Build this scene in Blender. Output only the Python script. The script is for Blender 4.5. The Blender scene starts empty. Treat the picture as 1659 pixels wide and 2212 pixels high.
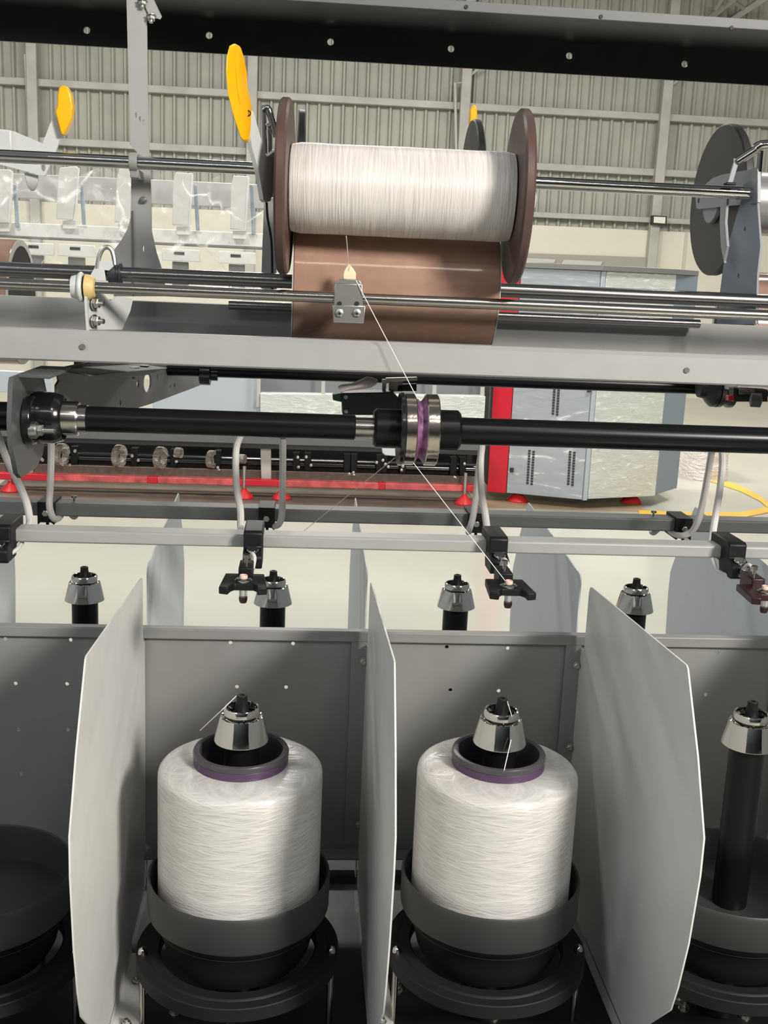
import bpy, bmesh, math, random
import numpy as np
from mathutils import Vector, Matrix, noise
random.seed(7)
S = bpy.context.scene
COL = S.collection
PI = math.pi
EYE = 1.5                                    # eye height above the hall floor
# ------------------------------------------------------------------ camera
FPX, YAW, PITCH, ROLL = 2352.4, .0809, .2140, .0430
IW, IH = 1659, 2212
_f = Vector((math.sin(YAW)*math.cos(PITCH), math.cos(YAW)*math.cos(PITCH), -math.sin(PITCH)))
_r0 = Vector((math.cos(YAW), -math.sin(YAW), 0)); _u0 = _r0.cross(_f)
_r = _r0*math.cos(ROLL)+_u0*math.sin(ROLL); _u = -_r0*math.sin(ROLL)+_u0*math.cos(ROLL)
CAM = Vector((0, 0, EYE))
cd = bpy.data.cameras.new('camera'); cam = bpy.data.objects.new('camera', cd); COL.objects.link(cam)
cd.sensor_fit = 'VERTICAL'; cd.sensor_height = 24; cd.lens = FPX/IH*24; cd.clip_start = .05; cd.clip_end = 200
M = Matrix((_r, _u, -_f)).transposed().to_4x4(); M.translation = CAM
cam.matrix_world = M; S.camera = cam

def ray(px, py): return _r*((px-IW/2)/FPX)+_u*((IH/2-py)/FPX)+_f
def W(px, py, Y): d = ray(px, py); return CAM+d*(Y/d.y)                 # where the sight line meets depth Y
def WX(px, py, X): d = ray(px, py); return CAM+d*(X/d.x)
def WZ(px, py, Z): d = ray(px, py); return CAM+d*((Z-EYE)/d.z)
def WV(px, py, a, b):                                                     # meets the upright plane through plan points a, b
    d = ray(px, py); n = Vector((b[1]-a[1], a[0]-b[0])); 
    t = (n.x*a[0]+n.y*a[1])/(n.x*d.x+n.y*d.y); return CAM+d*t

# ------------------------------------------------------------------ materials
def mat(name, col, rough=.5, metal=0, spec=.5, var=0, vscale=30, bump=0, bscale=200, emit=None, estr=0, coat=0, stretch=None):
    m = bpy.data.materials.new(name); m.use_nodes = True
    nt = m.node_tree; b = nt.nodes['Principled BSDF']
    c = (*col, 1); b.inputs['Base Color'].default_value = c
    b.inputs['Roughness'].default_value = rough; b.inputs['Metallic'].default_value = metal
    b.inputs['Specular IOR Level'].default_value = spec
    if coat: b.inputs['Coat Weight'].default_value = coat; b.inputs['Coat Roughness'].default_value = .1
    if emit: b.inputs['Emission Color'].default_value = (*emit, 1); b.inputs['Emission Strength'].default_value = estr
    tc = nt.nodes.new('ShaderNodeTexCoord'); vec = tc.outputs['Object']
    if stretch:
        mp = nt.nodes.new('ShaderNodeMapping'); mp.inputs['Scale'].default_value = stretch
        nt.links.new(vec, mp.inputs['Vector']); vec = mp.outputs['Vector']
    if var:
        n = nt.nodes.new('ShaderNodeTexNoise'); n.inputs['Scale'].default_value = vscale; n.inputs['Detail'].default_value = 4
        nt.links.new(vec, n.inputs['Vector'])
        r = nt.nodes.new('ShaderNodeValToRGB'); r.color_ramp.elements[0].position = .3; r.color_ramp.elements[1].position = .7
        r.color_ramp.elements[0].color = (*[x*(1-var) for x in col], 1); r.color_ramp.elements[1].color = (*[min(1, x*(1+var)) for x in col], 1)
        nt.links.new(n.outputs['Fac'], r.inputs['Fac']); nt.links.new(r.outputs['Color'], b.inputs['Base Color'])
    if bump:
        n = nt.nodes.new('ShaderNodeTexNoise'); n.inputs['Scale'].default_value = bscale; n.inputs['Detail'].default_value = 3
        nt.links.new(vec, n.inputs['Vector'])
        bp = nt.nodes.new('ShaderNodeBump'); bp.inputs['Strength'].default_value = bump; bp.inputs['Distance'].default_value = .002
        nt.links.new(n.outputs['Fac'], bp.inputs['Height']); nt.links.new(bp.outputs['Normal'], b.inputs['Normal'])
    return m

paint = mat('light_grey_paint', (.64, .64, .62), .45, var=.03)
paint_frame = mat('frame_grey_paint', (.33, .33, .32), .45, var=.03)
sheet_grey = mat('sheet_grey_paint', (.225, .225, .22), .45, var=.03)
bracket_shade = mat('bracket_paint_in_shade', (.27, .29, .32), .45)  # bracket paint with its bluish shade put into the colour
paint_tray = mat('tray_grey_paint', (.28, .28, .274), .5, var=.03)
paint_blue = mat('cool_grey_paint', (.57, .61, .645), .5, var=.03)
paint_mid = mat('mid_grey_paint', (.125, .128, .13), .5, var=.04)
bracket_grey = mat('bracket_grey_paint', (.075, .077, .08), .45)
plate_grey = mat('plate_grey_paint', (.25, .252, .255), .55)
white_metal = mat('white_powder_coat', (.56, .575, .57), .4)
white_paint = mat('off_white_paint', (.50, .495, .47), .5)
charcoal = mat('charcoal_paint', (.018, .019, .021), .45, var=.1)
black_plastic = mat('black_plastic', (.006, .0065, .0075), .5, spec=.3)
black_gloss = mat('gloss_black_paint', (.008, .008, .009), .18, coat=.4)
black_satin = mat('black_satin_sleeve', (.006, .006, .007), .28, spec=.22)
dark_deck = mat('black_deck', (.006, .007, .008), .5, var=.2)
pot_grey = mat('dark_grey_pot', (.030, .032, .032), .5)
pot_dark = mat('near_black_pot', (.007, .007, .007), .7, spec=.2)
ring_dark = mat('dark_ring_casting', (.012, .012, .012), .6, spec=.25)
chrome = mat('polished_chrome', (.62, .61, .58), .07, 1)
steel = mat('ground_steel', (.46, .44, .41), .2, 1)
steel_dark = mat('dark_ground_steel', (.30, .29, .29), .22, 1)
zinc = mat('zinc_plate', (.50, .50, .47), .36, 1, var=.08)
nickel = mat('brushed_nickel', (.56, .51, .44), .16, 1, bump=.05, bscale=300)
yellow = mat('yellow_grip', (.92, .46, .005), .32, coat=.2)
brown = mat('brown_phenolic', (.35, .215, .16), .12, var=.08, vscale=60, bump=.03, bscale=150)
brown_dark = mat('dark_brown_flange', (.075, .042, .034), .38, var=.1)
flange_black = mat('black_flange', (.028, .027, .028), .5, var=.1)
purple = mat('purple_plastic', (.075, .042, .085), .35)
rim_grey = mat('dark_violet_rim', (.062, .056, .068), .28)
ceramic = mat('cream_ceramic', (.80, .66, .46), .3)
nylon = mat('yellowed_nylon', (.60, .44, .18), .5)
red = mat('red_paint', (.62, .012, .03), .35)
red_film = mat('red_paint_under_film', (.60, .10, .10), .25, var=.35, vscale=14, bump=.3, bscale=30)
cable_mat = mat('pale_grey_cable', (.62, .60, .58), .5)
thread_mat = mat('white_thread', (.85, .82, .78), .5)
glass_mat = mat('clear_glass', (.9, .9, .9), .05); glass_mat.node_tree.nodes['Principled BSDF'].inputs['Transmission Weight'].default_value = .9
dark_red = mat('dark_red_tip_and_led_glow', (.020, .003, .006), .4)  # red of the sleeve tips; also tints one sensor body with LED glow
led = mat('orange_led', (1, .3, .02), .4, emit=(1, .35, .03), estr=6)
green = mat('green_connector', (.02, .09, .05), .5)
rag = mat('pinkish_white_plastic', (.85, .74, .72), .4)
brown_board = mat('brown_board', (.16, .12, .095), .7, var=.2)
dark_hole = mat('dark_bore', (.006, .006, .006), .6)
blue_grey = mat('blue_grey_panel', (.22, .27, .32), .5)
pale_panel = mat('pale_blue_grey_panel', (.48, .53, .58), .4)

def yarn(name, col, zfreq, afreq, tilt, rough, strength, spec=.5):
    """white filament wound round the local Z axis"""
    m = bpy.data.materials.new(name); m.use_nodes = True; nt = m.node_tree; N = nt.nodes; L = nt.links
    b = N['Principled BSDF']; b.inputs['Roughness'].default_value = rough
    b.inputs['Anisotropic'].default_value = .85; b.inputs['Anisotropic Rotation'].default_value = .25; b.inputs['Specular IOR Level'].default_value = spec; b.inputs['Sheen Weight'].default_value = .1
    tg = N.new('ShaderNodeTangent'); tg.direction_type = 'RADIAL'; tg.axis = 'Z'; L.new(tg.outputs['Tangent'], b.inputs['Tangent'])
    b.inputs['Subsurface Weight'].default_value = 0.0
    tc = N.new('ShaderNodeTexCoord'); sp = N.new('ShaderNodeSeparateXYZ'); L.new(tc.outputs['Object'], sp.inputs[0])
    at = N.new('ShaderNodeMath'); at.operation = 'ARCTAN2'; L.new(sp.outputs['Y'], at.inputs[0]); L.new(sp.outputs['X'], at.inputs[1])
    def layer(sign):
        k = N.new('ShaderNodeMath'); k.operation = 'MULTIPLY_ADD'; L.new(at.outputs[0], k.inputs[0]); k.inputs[1].default_value = sign*tilt; L.new(sp.outputs['Z'], k.inputs[2])
        z = N.new('ShaderNodeMath'); z.operation = 'MULTIPLY'; L.new(k.outputs[0], z.inputs[0]); z.inputs[1].default_value = zfreq
        x = N.new('ShaderNodeMath'); x.operation = 'MULTIPLY'; L.new(sp.outputs['X'], x.inputs[0]); x.inputs[1].default_value = afreq
        y = N.new('ShaderNodeMath'); y.operation = 'MULTIPLY'; L.new(sp.outputs['Y'], y.inputs[0]); y.inputs[1].default_value = afreq
        c = N.new('ShaderNodeCombineXYZ'); L.new(x.outputs[0], c.inputs[0]); L.new(y.outputs[0], c.inputs[1]); L.new(z.outputs[0], c.inputs[2])
        n = N.new('ShaderNodeTexNoise'); n.inputs['Scale'].default_value = 1; n.inputs['Detail'].default_value = 3; L.new(c.outputs[0], n.inputs['Vector'])
        return n.outputs['Fac']
    mx = N.new('ShaderNodeMath'); mx.operation = 'MAXIMUM'; L.new(layer(1), mx.inputs[0]); L.new(layer(-1), mx.inputs[1])
    rp = N.new('ShaderNodeValToRGB'); rp.color_ramp.elements[0].position = .40; rp.color_ramp.elements[1].position = .70
    rp.color_ramp.elements[0].color = (*[c*.74 for c in col], 1); rp.color_ramp.elements[1].color = (*col, 1)
    L.new(mx.outputs[0], rp.inputs[0]); L.new(rp.outputs[0], b.inputs['Base Color'])
    bp = N.new('ShaderNodeBump'); bp.inputs['Strength'].default_value = strength; bp.inputs['Distance'].default_value = .0012
    L.new(mx.outputs[0], bp.inputs['Height']); L.new(bp.outputs['Normal'], b.inputs['Normal'])
    return m
yarn_cone = yarn('glossy_white_filament', (.68, .665, .645), 520, 26, .012, .24, .7, 1.0)
yarn_spool = yarn('matt_white_twisted_yarn', (.72, .675, .645), 620, 14, .0015, .5, .8)

def film(name, col, alpha, rough=.12, scale=9, gl=.5, bump=.8):
    """crinkled clear plastic film"""
    m = bpy.data.materials.new(name); m.use_nodes = True; nt = m.node_tree; N = nt.nodes; L = nt.links
    b = N['Principled BSDF']; b.inputs['Base Color'].default_value = (*col, 1); b.inputs['Roughness'].default_value = rough
    b.inputs['Specular IOR Level'].default_value = gl
    tc = N.new('ShaderNodeTexCoord'); n = N.new('ShaderNodeTexNoise'); n.inputs['Scale'].default_value = scale; n.inputs['Detail'].default_value = 5; n.inputs['Distortion'].default_value = 1.5
    L.new(tc.outputs['Object'], n.inputs['Vector'])
    bp = N.new('ShaderNodeBump'); bp.inputs['Strength'].default_value = bump; bp.inputs['Distance'].default_value = .03
    L.new(n.outputs['Fac'], bp.inputs['Height']); L.new(bp.outputs['Normal'], b.inputs['Normal'])
    if alpha >= 1:
        mp = N.new('ShaderNodeMapping'); mp.inputs['Scale'].default_value = (.55, .55, 2.2); L.new(tc.outputs['Object'], mp.inputs['Vector']); L.new(mp.outputs['Vector'], n.inputs['Vector'])
        rp = N.new('ShaderNodeValToRGB'); e = rp.color_ramp.elements; e[0].position = .30; e[0].color = (*[c*.86 for c in col], 1); e[1].position = .72; e[1].color = (.92, .93, .90, 1)  # white glints of the crinkles painted into the base colour
        q = e.new(.60); q.color = (*col, 1); L.new(n.outputs['Fac'], rp.inputs[0]); L.new(rp.outputs[0], b.inputs['Base Color'])
    if alpha < 1:
        n2 = N.new('ShaderNodeTexNoise'); n2.inputs['Scale'].default_value = 1.9; n2.inputs['Detail'].default_value = 0; n2.inputs['Distortion'].default_value = .35
        L.new(tc.outputs['Object'], n2.inputs['Vector'])
        d = N.new('ShaderNodeMath'); d.operation = 'SUBTRACT'; L.new(n2.outputs['Fac'], d.inputs[0]); d.inputs[1].default_value = .5
        ab = N.new('ShaderNodeMath'); ab.operation = 'ABSOLUTE'; L.new(d.outputs[0], ab.inputs[0])
        cr = N.new('ShaderNodeMapRange'); cr.inputs['From Min'].default_value = 0; cr.inputs['From Max'].default_value = .016; cr.inputs['To Min'].default_value = .5; cr.inputs['To Max'].default_value = 0  # fold lines whitened with their glints through the alpha
        L.new(ab.outputs[0], cr.inputs['Value'])
        r = N.new('ShaderNodeMapRange'); r.inputs['From Min'].default_value = .35; r.inputs['From Max'].default_value = .7
        r.inputs['To Min'].default_value = alpha*.4; r.inputs['To Max'].default_value = alpha*1.6
        L.new(n.outputs['Fac'], r.inputs['Value']); sm = N.new('ShaderNodeMath'); sm.operation = 'ADD'; L.new(r.outputs['Result'], sm.inputs[0]); L.new(cr.outputs['Result'], sm.inputs[1]); L.new(sm.outputs[0], b.inputs['Alpha'])
    return m
clear_film = film('clear_plastic_film', (.80, .80, .78), .09, rough=.08, gl=.8)
wrap_film = film('milky_stretch_film', (.66, .69, .65), 1, .14, 16, .7, .35)
grey_film = film('film_over_grey_panel', (.40, .43, .46), 1, .22, 6, .6, .15)

# ------------------------------------------------------------------ mesh building
def basis(axis):
    a = Vector(axis).normalized(); t = Vector((0, 0, 1)) if abs(a.z) < .9 else Vector((1, 0, 0))
    e1 = t.cross(a).normalized(); return e1, a.cross(e1), a
def smooth_path(pts, k=8):
    pts = [Vector(p) for p in pts]; out = []
    P = [pts[0]*2-pts[1]]+pts+[pts[-1]*2-pts[-2]]
    for i in range(1, len(P)-2):
        for j in range(k):
            t = j/k; a, b, c, d = P[i-1], P[i], P[i+1], P[i+2]
            out.append(.5*((2*b)+(c-a)*t+(2*a-5*b+4*c-d)*t*t+(3*b-a-3*c+d)*t**3))
    out.append(pts[-1]); return out
ORG = {}
class MB:
    def __init__(s): s.v = []; s.f = []
    def add(s, vs, fs):
        o = len(s.v); s.v += [Vector(v) for v in vs]; s.f += [[i+o for i in f] for f in fs]; return s
    def box(s, x0, x1, y0, y1, z0, z1):
        return s.add([(x, y, z) for z in (z0, z1) for y in (y0, y1) for x in (x0, x1)], [(0, 2, 3, 1), (4, 5, 7, 6), (0, 1, 5, 4), (2, 6, 7, 3), (0, 4, 6, 2), (1, 3, 7, 5)])
    def prism(s, pts, d):
        n = len(pts); d = Vector(d); pts = [Vector(p) for p in pts]
        return s.add(pts+[p+d for p in pts], [list(range(n))[::-1], [n+i for i in range(n)]]+[[i, (i+1) % n, n+(i+1) % n, n+i] for i in range(n)])
    def lathe(s, prof, org=(0, 0, 0), axis=(0, 0, 1), n=48, closed=False):
        e1, e2, a = basis(axis); org = Vector(org); vs = []; fs = []
        for r, h in prof:
            for i in range(n):
                t = 2*PI*i/n; vs.append(org+a*h+(e1*math.cos(t)+e2*math.sin(t))*r)
        m = len(prof)
        for j in range(m if closed else m-1):
            k = (j+1) % m
            for i in range(n): fs.append((j*n+i, j*n+(i+1) % n, k*n+(i+1) % n, k*n+i))
        if not closed:
            if prof[0][0] > 1e-6: fs.append(tuple(range(n))[::-1])
            if prof[-1][0] > 1e-6: fs.append(tuple((m-1)*n+i for i in range(n)))
        return s.add(vs, fs)
    def cyl(s, p0, p1, r0, r1=None, n=24):
        p0 = Vector(p0); p1 = Vector(p1); return s.lathe([(r0, 0), (r0 if r1 is None else r1, (p1-p0).length)], p0, p1-p0, n)
    def torus(s, c, axis, R, r, n=40, k=10):
        return s.lathe([(R+r*math.cos(2*PI*i/k), r*math.sin(2*PI*i/k)) for i in range(k)], c, axis, n, True)
    def tube(s, pts, r, n=8, k=8, smooth=True):
        P = smooth_path(pts, k) if smooth else [Vector(p) for p in pts]
        vs = []; fs = []; e = None
        for i, p in enumerate(P):
            d = (P[min(i+1, len(P)-1)]-P[max(i-1, 0)]).normalized()
            if e is None: e = basis(d)[0]
            e = (e-d*e.dot(d)).normalized(); g = d.cross(e)
            vs += [p+(e*math.cos(2*PI*j/n)+g*math.sin(2*PI*j/n))*r for j in range(n)]
        for i in range(len(P)-1):
            for j in range(n): fs.append((i*n+j, i*n+(j+1) % n, (i+1)*n+(j+1) % n, (i+1)*n+j))
        fs += [tuple(range(n))[::-1], tuple((len(P)-1)*n+j for j in range(n))]
        return s.add(vs, fs)
    def hexnut(s, c, axis, r, h): return s.lathe([(r*.85, 0), (r, h*.12), (r, h*.85), (r*.82, h)], c, axis, 6)
    def build(s, name, m, parent=None, bevel=0, local=False, ang=35):
        me = bpy.data.meshes.new(name); o = bpy.data.objects.new(name, me)
        if parent is not None:
            org = ORG[parent.name]; o.parent = parent; ORG[o.name] = org
        else:
            xs = [v.x for v in s.v]; ys = [v.y for v in s.v]; zs = [v.z for v in s.v]
            org = Vector(((min(xs)+max(xs))/2, (min(ys)+max(ys))/2, min(zs))); o.location = org; ORG[o.name] = org
        me.from_pydata([v if local else v-org for v in s.v], [], s.f)
        me.materials.append(m); me.update()
        bm = bmesh.new(); bm.from_mesh(me); bmesh.ops.recalc_face_normals(bm, faces=bm.faces); bm.to_mesh(me); bm.free()
        finish(o, bevel, ang); COL.objects.link(o); return o
def finish(o, bevel, ang):
    me = o.data; me.shade_smooth(); me.set_sharp_from_angle(angle=math.radians(ang))
    if bevel:
        b = o.modifiers.new('edge', 'BEVEL'); b.width = bevel; b.segments = 2; b.limit_method = 'ANGLE'; b.angle_limit = math.radians(40)
def sheet_mesh(outline, holes, thick):
    """flat metal sheet in local XY with real holes; outline [(x,y)], holes [(x,y,rx,ry)]"""
    cu = bpy.data.curves.new('c', 'CURVE'); cu.dimensions = '2D'; cu.fill_mode = 'BOTH'; cu.extrude = thick/2
    loops = [outline]+[[(x+rx*math.cos(2*PI*i/20), y+ry*math.sin(2*PI*i/20)) for i in range(20)] for x, y, rx, ry in holes]
    for lp in loops:
        sp = cu.splines.new('POLY'); sp.points.add(len(lp)-1); sp.use_cyclic_u = True
        for p, q in zip(sp.points, lp): p.co = (q[0], q[1], 0, 1)
    t = bpy.data.objects.new('c', cu); COL.objects.link(t)
    dg = bpy.context.evaluated_depsgraph_get(); dg.update()
    me = bpy.data.meshes.new_from_object(t.evaluated_get(dg))
    bpy.data.objects.remove(t); bpy.data.curves.remove(cu); me.materials.clear()
    return me
def sheet(name, m, pts, thick, parent=None, holes=(), bevel=0):
    """pts: coplanar 3-D outline; holes: [(Vector, radius along the sheet, vertical radius)]"""
    pts = [Vector(p) for p in pts]
    n = Vector((0, 0, 0))
    for i in range(len(pts)): n += pts[i].cross(pts[(i+1) % len(pts)])
    n.normalize()
    if abs(n.z) > .9: ex = Vector((1, 0, 0))
    else: ex = Vector((-n.y, n.x, 0)).normalized()
    ex = (ex-n*ex.dot(n)).normalized(); ey = n.cross(ex); c = pts[0]
    me = sheet_mesh([((p-c).dot(ex), (p-c).dot(ey)) for p in pts], [((h[0]-c).dot(ex), (h[0]-c).dot(ey), h[1], h[2] if len(h) > 2 else h[1]) for h in holes], thick)
    T = Matrix((ex, ey, n)).transposed().to_4x4(); T.translation = c; me.transform(T)
    me.name = name; me.materials.append(m); o = bpy.data.objects.new(name, me)
    if parent is not None: org = ORG[parent.name]; o.parent = parent
    else:
        zs = [p.z for p in pts]; org = sum(pts, Vector())/len(pts); org.z = min(zs); o.location = org
    ORG[o.name] = org; me.transform(Matrix.Translation(-org)); finish(o, bevel, 35); COL.objects.link(o); return o
def tag(o, label, cat, group=None, kind=None):
    o['label'] = label; o['category'] = cat
    if group: o['group'] = group
    if kind: o['kind'] = kind
    return o
def thing(name, loc, label, cat, group=None):
    o = bpy.data.objects.new(name, None); COL.objects.link(o); o.location = Vector(loc); o.empty_display_size = .02
    ORG[o.name] = Vector(loc); return tag(o, label, cat, group)
def struct(o): o['kind'] = 'structure'; return o
def dup(root, off, label, group=None):
    r = root.copy(); COL.objects.link(r); r.location = root.location+Vector(off); r['label'] = label
    if group: r['group'] = group
    ORG[r.name] = ORG[root.name]+Vector(off)
    for ch in list(root.children):
        c = ch.copy(); COL.objects.link(c); c.parent = r
        for g in list(ch.children):
            d = g.copy(); COL.objects.link(d); d.parent = c
    return r
def pix(Y, *pts): return [W(x, y, Y) for x, y in pts]
def nut(mb, c, axis, r=.006, stud=.010):
    c = Vector(c); a = Vector(axis).normalized()
    mb.lathe([(r*1.25, 0), (r*1.25, r*.25)], c, a, 20); mb.hexnut(c+a*r*.25, a, r, r*.9)
    if stud: mb.cyl(c+a*r*1.1, c+a*(r*1.1+stud), r*.5, n=12)
    return mb

Z = lambda z: z+EYE
# ================================================================== the spindle bays (pitch 0.3 m)
XF = [-.3578, -.0578, .2422, .5422]; YF = 1.1744
XB = [-.3365, -.0365, .2635, .5635]; YB = 1.705
XD = [-.203, .1005, .4010]                                  # divider panels

# deck under the spindles
deck = MB().box(-1.2, 1.5, .85, 2.05, .0, Z(-.885)).build('machine_deck', dark_deck, bevel=.003)
tag(deck, 'black steel machine base under the spindle pots', 'machine deck')
for i, (x, y) in enumerate([(378, 2188), (500, 2206), (858, 2140), (1065, 2200), (1465, 2165), (1477, 2180), (1608, 2197)]):
    p = WZ(x, y, Z(-.885)); b = MB(); nut(b, p, (0, 0, 1), .0055, .006)
    o = b.build('deck_bolt', zinc); 
    tag(o, ['small zinc bolt on deck in front of the left pot base', 'zinc bolt at frame bottom under the left full package', 'dull deck bolt left of the right full package base', 'zinc bolt at frame bottom under the right full package',
            'farther of two deck bolts right of the grey panel foot', 'nearer of two deck bolts right of the grey panel foot', 'deck bolt in front of the empty right pot'][i], 'bolt', 'bolts on the black deck')

# rear deck lip and textured floor plate seen between the pots
bp_ = MB().box(-1.2, 1.5, 1.47, 1.52, Z(-.875), Z(-.868)); o = bp_.build('deck_strip', mat('textured_grey_plate', (.20, .20, .20), .6, bump=.5, bscale=700), None, .001)
tag(o, 'grainy grey metal strip behind the pots below the perforated sheet', 'metal strip')

# the perforated centre sheet
hs = []
for x, y in [(12, 1380), (153, 1382), (34, 1476), (145, 1477), (40, 1575), (147, 1575), (46, 1671), (498, 1388), (633, 1390), (512, 1483), (618, 1484), (965, 1397), (1097, 1400), (973, 1490), (1077, 1492), (1549, 1409), (1524, 1500)]:
    hs.append((W(x, y, 1.432), .0027))
x0, x1 = -1.2, 1.5
pl = thing('centre_sheet', (.1, 1.432, Z(-.82)), 'perforated grey steel sheet running behind the front row of pots', 'machine panel')
sheet('panel', sheet_grey, [(x0, 1.432, Z(-.812)), (x1, 1.432, Z(-.812)), (x1, 1.432, Z(-.487)), (x0, 1.432, Z(-.487))], .002, pl, hs)
MB().box(x0, x1, 1.424, 1.440, Z(-.4955), Z(-.4800)).build('top_flange', sheet_grey, pl, .002)
MB().box(x0, x1, 1.406, 1.4305, Z(-.815), Z(-.811)).build('bottom_flange', sheet_grey, pl, .001)
for x, y in [(786, 1427), (1246, 1436), (773, 1781), (1230, 1612)]:
    nut(MB(), W(x, y, 1.4235), (0, -1, 0), .0045, .004).build('nut', zinc, pl)

# divider panels
def divider(X, y0, sgn, label, group, m, first=None):
    """panel in the plane X, growing from depth y0 towards sgn"""
    prof = [(.022, -.862), (.022, -.418), (.027, -.407), (.036, -.403), (.33, -.3765), (.392, -.380), (.4, -.386), (.4035, -.395), (.470, -.47), (.502, -.535), (.500, -.57), (.486, -.68), (.470, -.735), (.452, -.77), (.40, -.815), (.35, -.862)]
    # depth distance from the sheet, height
    prof = [(.006, -.862), (.006, -.498), (.022, -.496), (.022, -.412), (.026, -.404), (.034, -.4015), (.40, -.3765), (.405, -.379), (.455, -.452), (.492, -.520), (.493, -.56), (.484, -.64), (.470, -.70), (.458, -.735), (.43, -.765), (.34, -.862)]
    t = thing('divider_panel', (X, y0, Z(-.87)), label, 'divider panel', group)
    sheet('panel', m, [(X, y0+sgn*d, Z(z)) for d, z in prof], .0018, t, bevel=.0004)
    fx = .022 if sgn < 0 else -.022
    MB().box(min(X, X-fx), max(X, X-fx), min(y0+sgn*.003, y0+sgn*.0055), max(y0+sgn*.003, y0+sgn*.0055), Z(-.80), Z(-.49)).build('back_flange', sheet_grey if sgn < 0 else m, t)
    MB().prism([(X, y0+sgn*.14, Z(-.884)), (X+abs(fx)*1.4, y0+sgn*.14, Z(-.884)), (X+abs(fx)*1.4, y0+sgn*.30, Z(-.884)), (X, y0+sgn*.36, Z(-.884))], (0, 0, .0022)).build('foot_flange', m, t)
    MB().box(X-.0009, X+.0009, min(y0+sgn*.14, y0+sgn*.345), max(y0+sgn*.14, y0+sgn*.345), Z(-.884), Z(-.860)).build('foot_web', m, t)
    b = MB()
    for d in (.20, .28): nut(b, (X+.016, y0+sgn*d, Z(-.882)), (0, 0, 1), .005, .003)
    b.build('foot_bolts', zinc, t)
    return t
divider(XD[0], 1.43, -1, 'brightly lit pale divider panel left of the left full package', 'front divider panels', paint)
divider(XD[1], 1.43, -1, 'divider panel seen edge-on between the two full packages', 'front divider panels', paint)
divider(XD[2], 1.43, -1, 'shaded blue-grey divider panel right of the right full package', 'front divider panels', paint)
divider(.705, 1.43, -1, 'next divider panel beyond the bare right spindle, outside the frame', 'front divider panels', paint)
for i, X in enumerate([-.503, -.203, .0985, .401, .70]):
    divider(X, 1.434, 1, ['rear divider panel at the left frame edge, behind the sheet', 'pale rear divider panel between the first two rear spindles', 'rear divider panel seen edge-on left of the third rear spindle',
        'blue-grey rear divider panel between the third and fourth rear spindles', 'wide blue-grey rear divider panel under the right-hand red sensor'][i], 'rear divider panels', paint_blue)

# spindles
def spindle(X, Y, label, group):
    t = thing('spindle', (X, Y, Z(-.88)), label, 'spindle', group)
    c = (X, Y, EYE)
    MB().lathe([(.027, -.88), (.027, -.84), (.024, -.815), (.0209, -.80), (.0207, -.53), (.0, -.53)], c, n=40).build('shaft', black_satin, t)
    MB().lathe([(.0300, -.5262), (.0313, -.5272), (.0312, -.5258), (.0249, -.5005), (.0243, -.4985), (.0232, -.4978), (.0222, -.4985), (.0216, -.5005), (.0190, -.5005), (.0175, -.4985), (.0, -.4985)], c, n=64).build('cap', chrome, t)
    MB().lathe([(.0172, -.4990), (.0198, -.4985), (.0204, -.4965), (.0207, -.4930), (.0203, -.4895), (.0194, -.4876), (.0183, -.4872), (.0174, -.4880), (.0172, -.4905)], c, n=64, closed=True).build('ring', chrome, t)
    MB().lathe([(.0150, -.4972), (.0095, -.4950), (.0086, -.4930), (.0060, -.4775), (.0062, -.4765), (.0062, -.4745), (.0053, -.4735), (.0030, -.4735), (.0024, -.478), (0, -.478)], c, n=32).build('nozzle', black_plastic, t)
    return t
s0 = spindle(XF[1], YF, 'chrome-capped spindle rising through the left full package', 'front spindles')
dup(s0, (.3, 0, 0), 'chrome-capped spindle rising through the right full package', 'front spindles')
dup(s0, (.6, 0, 0), 'bare black spindle with chrome cap at the right edge, no package', 'front spindles')
b0 = spindle(XB[0], YB, 'leftmost of the four rear spindles, behind the bright divider', 'rear spindles')
for i, l in enumerate(['rear spindle beside the left eyelet sensor', 'rear spindle left of the right eyelet sensor', 'rear spindle half behind the blue-grey front divider']):
    dup(b0, (.3*(i+1), 0, 0), l, 'rear spindles')

# yarn packages
def package(X, label):
    t = thing('yarn_package', (X, YF, Z(-.745)), label, 'yarn package', 'full yarn packages')
    H = -.745
    n = 96; rows = [(.0535, -.5545), (.060, -.5540), (.068, -.5545), (.076, -.5555), (.083, -.5570), (.0885, -.5588), (.0920, -.5608), (.0937, -.5635), (.0944, -.568), (.0945, -.572)]+[(.0945, -.574-.0057*i) for i in range(1, 31)]+[(.0535, -.745)]
    MB().lathe([(r, z-H) for r, z in rows], (0, 0, 0), n=n, closed=True).build('yarn_winding', yarn_cone, t, local=True)
    MB().lathe([(.0525, -.70), (.0543, -.556), (.0543, -.5465), (.0535, -.545), (.0470, -.545), (.0468, -.70)], (X, YF, EYE), n=72, closed=True).build('core_tube', purple, t)
    MB().lathe([(.0535, -.5458), (.0548, -.5445), (.0549, -.5408), (.0538, -.5385), (.0505, -.5377), (.0478, -.5390), (.0466, -.543), (.0462, -.56), (.0462, -.742), (.0470, -.742), (.0472, -.5460)], (X, YF, EYE), n=72, closed=True).build('core_rim', rim_grey, t)
    return t
pk = package(XF[1], 'left of the two full white yarn packages standing in pots')
dup(pk, (.3, 0, 0), 'right of the two full white yarn packages standing in pots')

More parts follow.
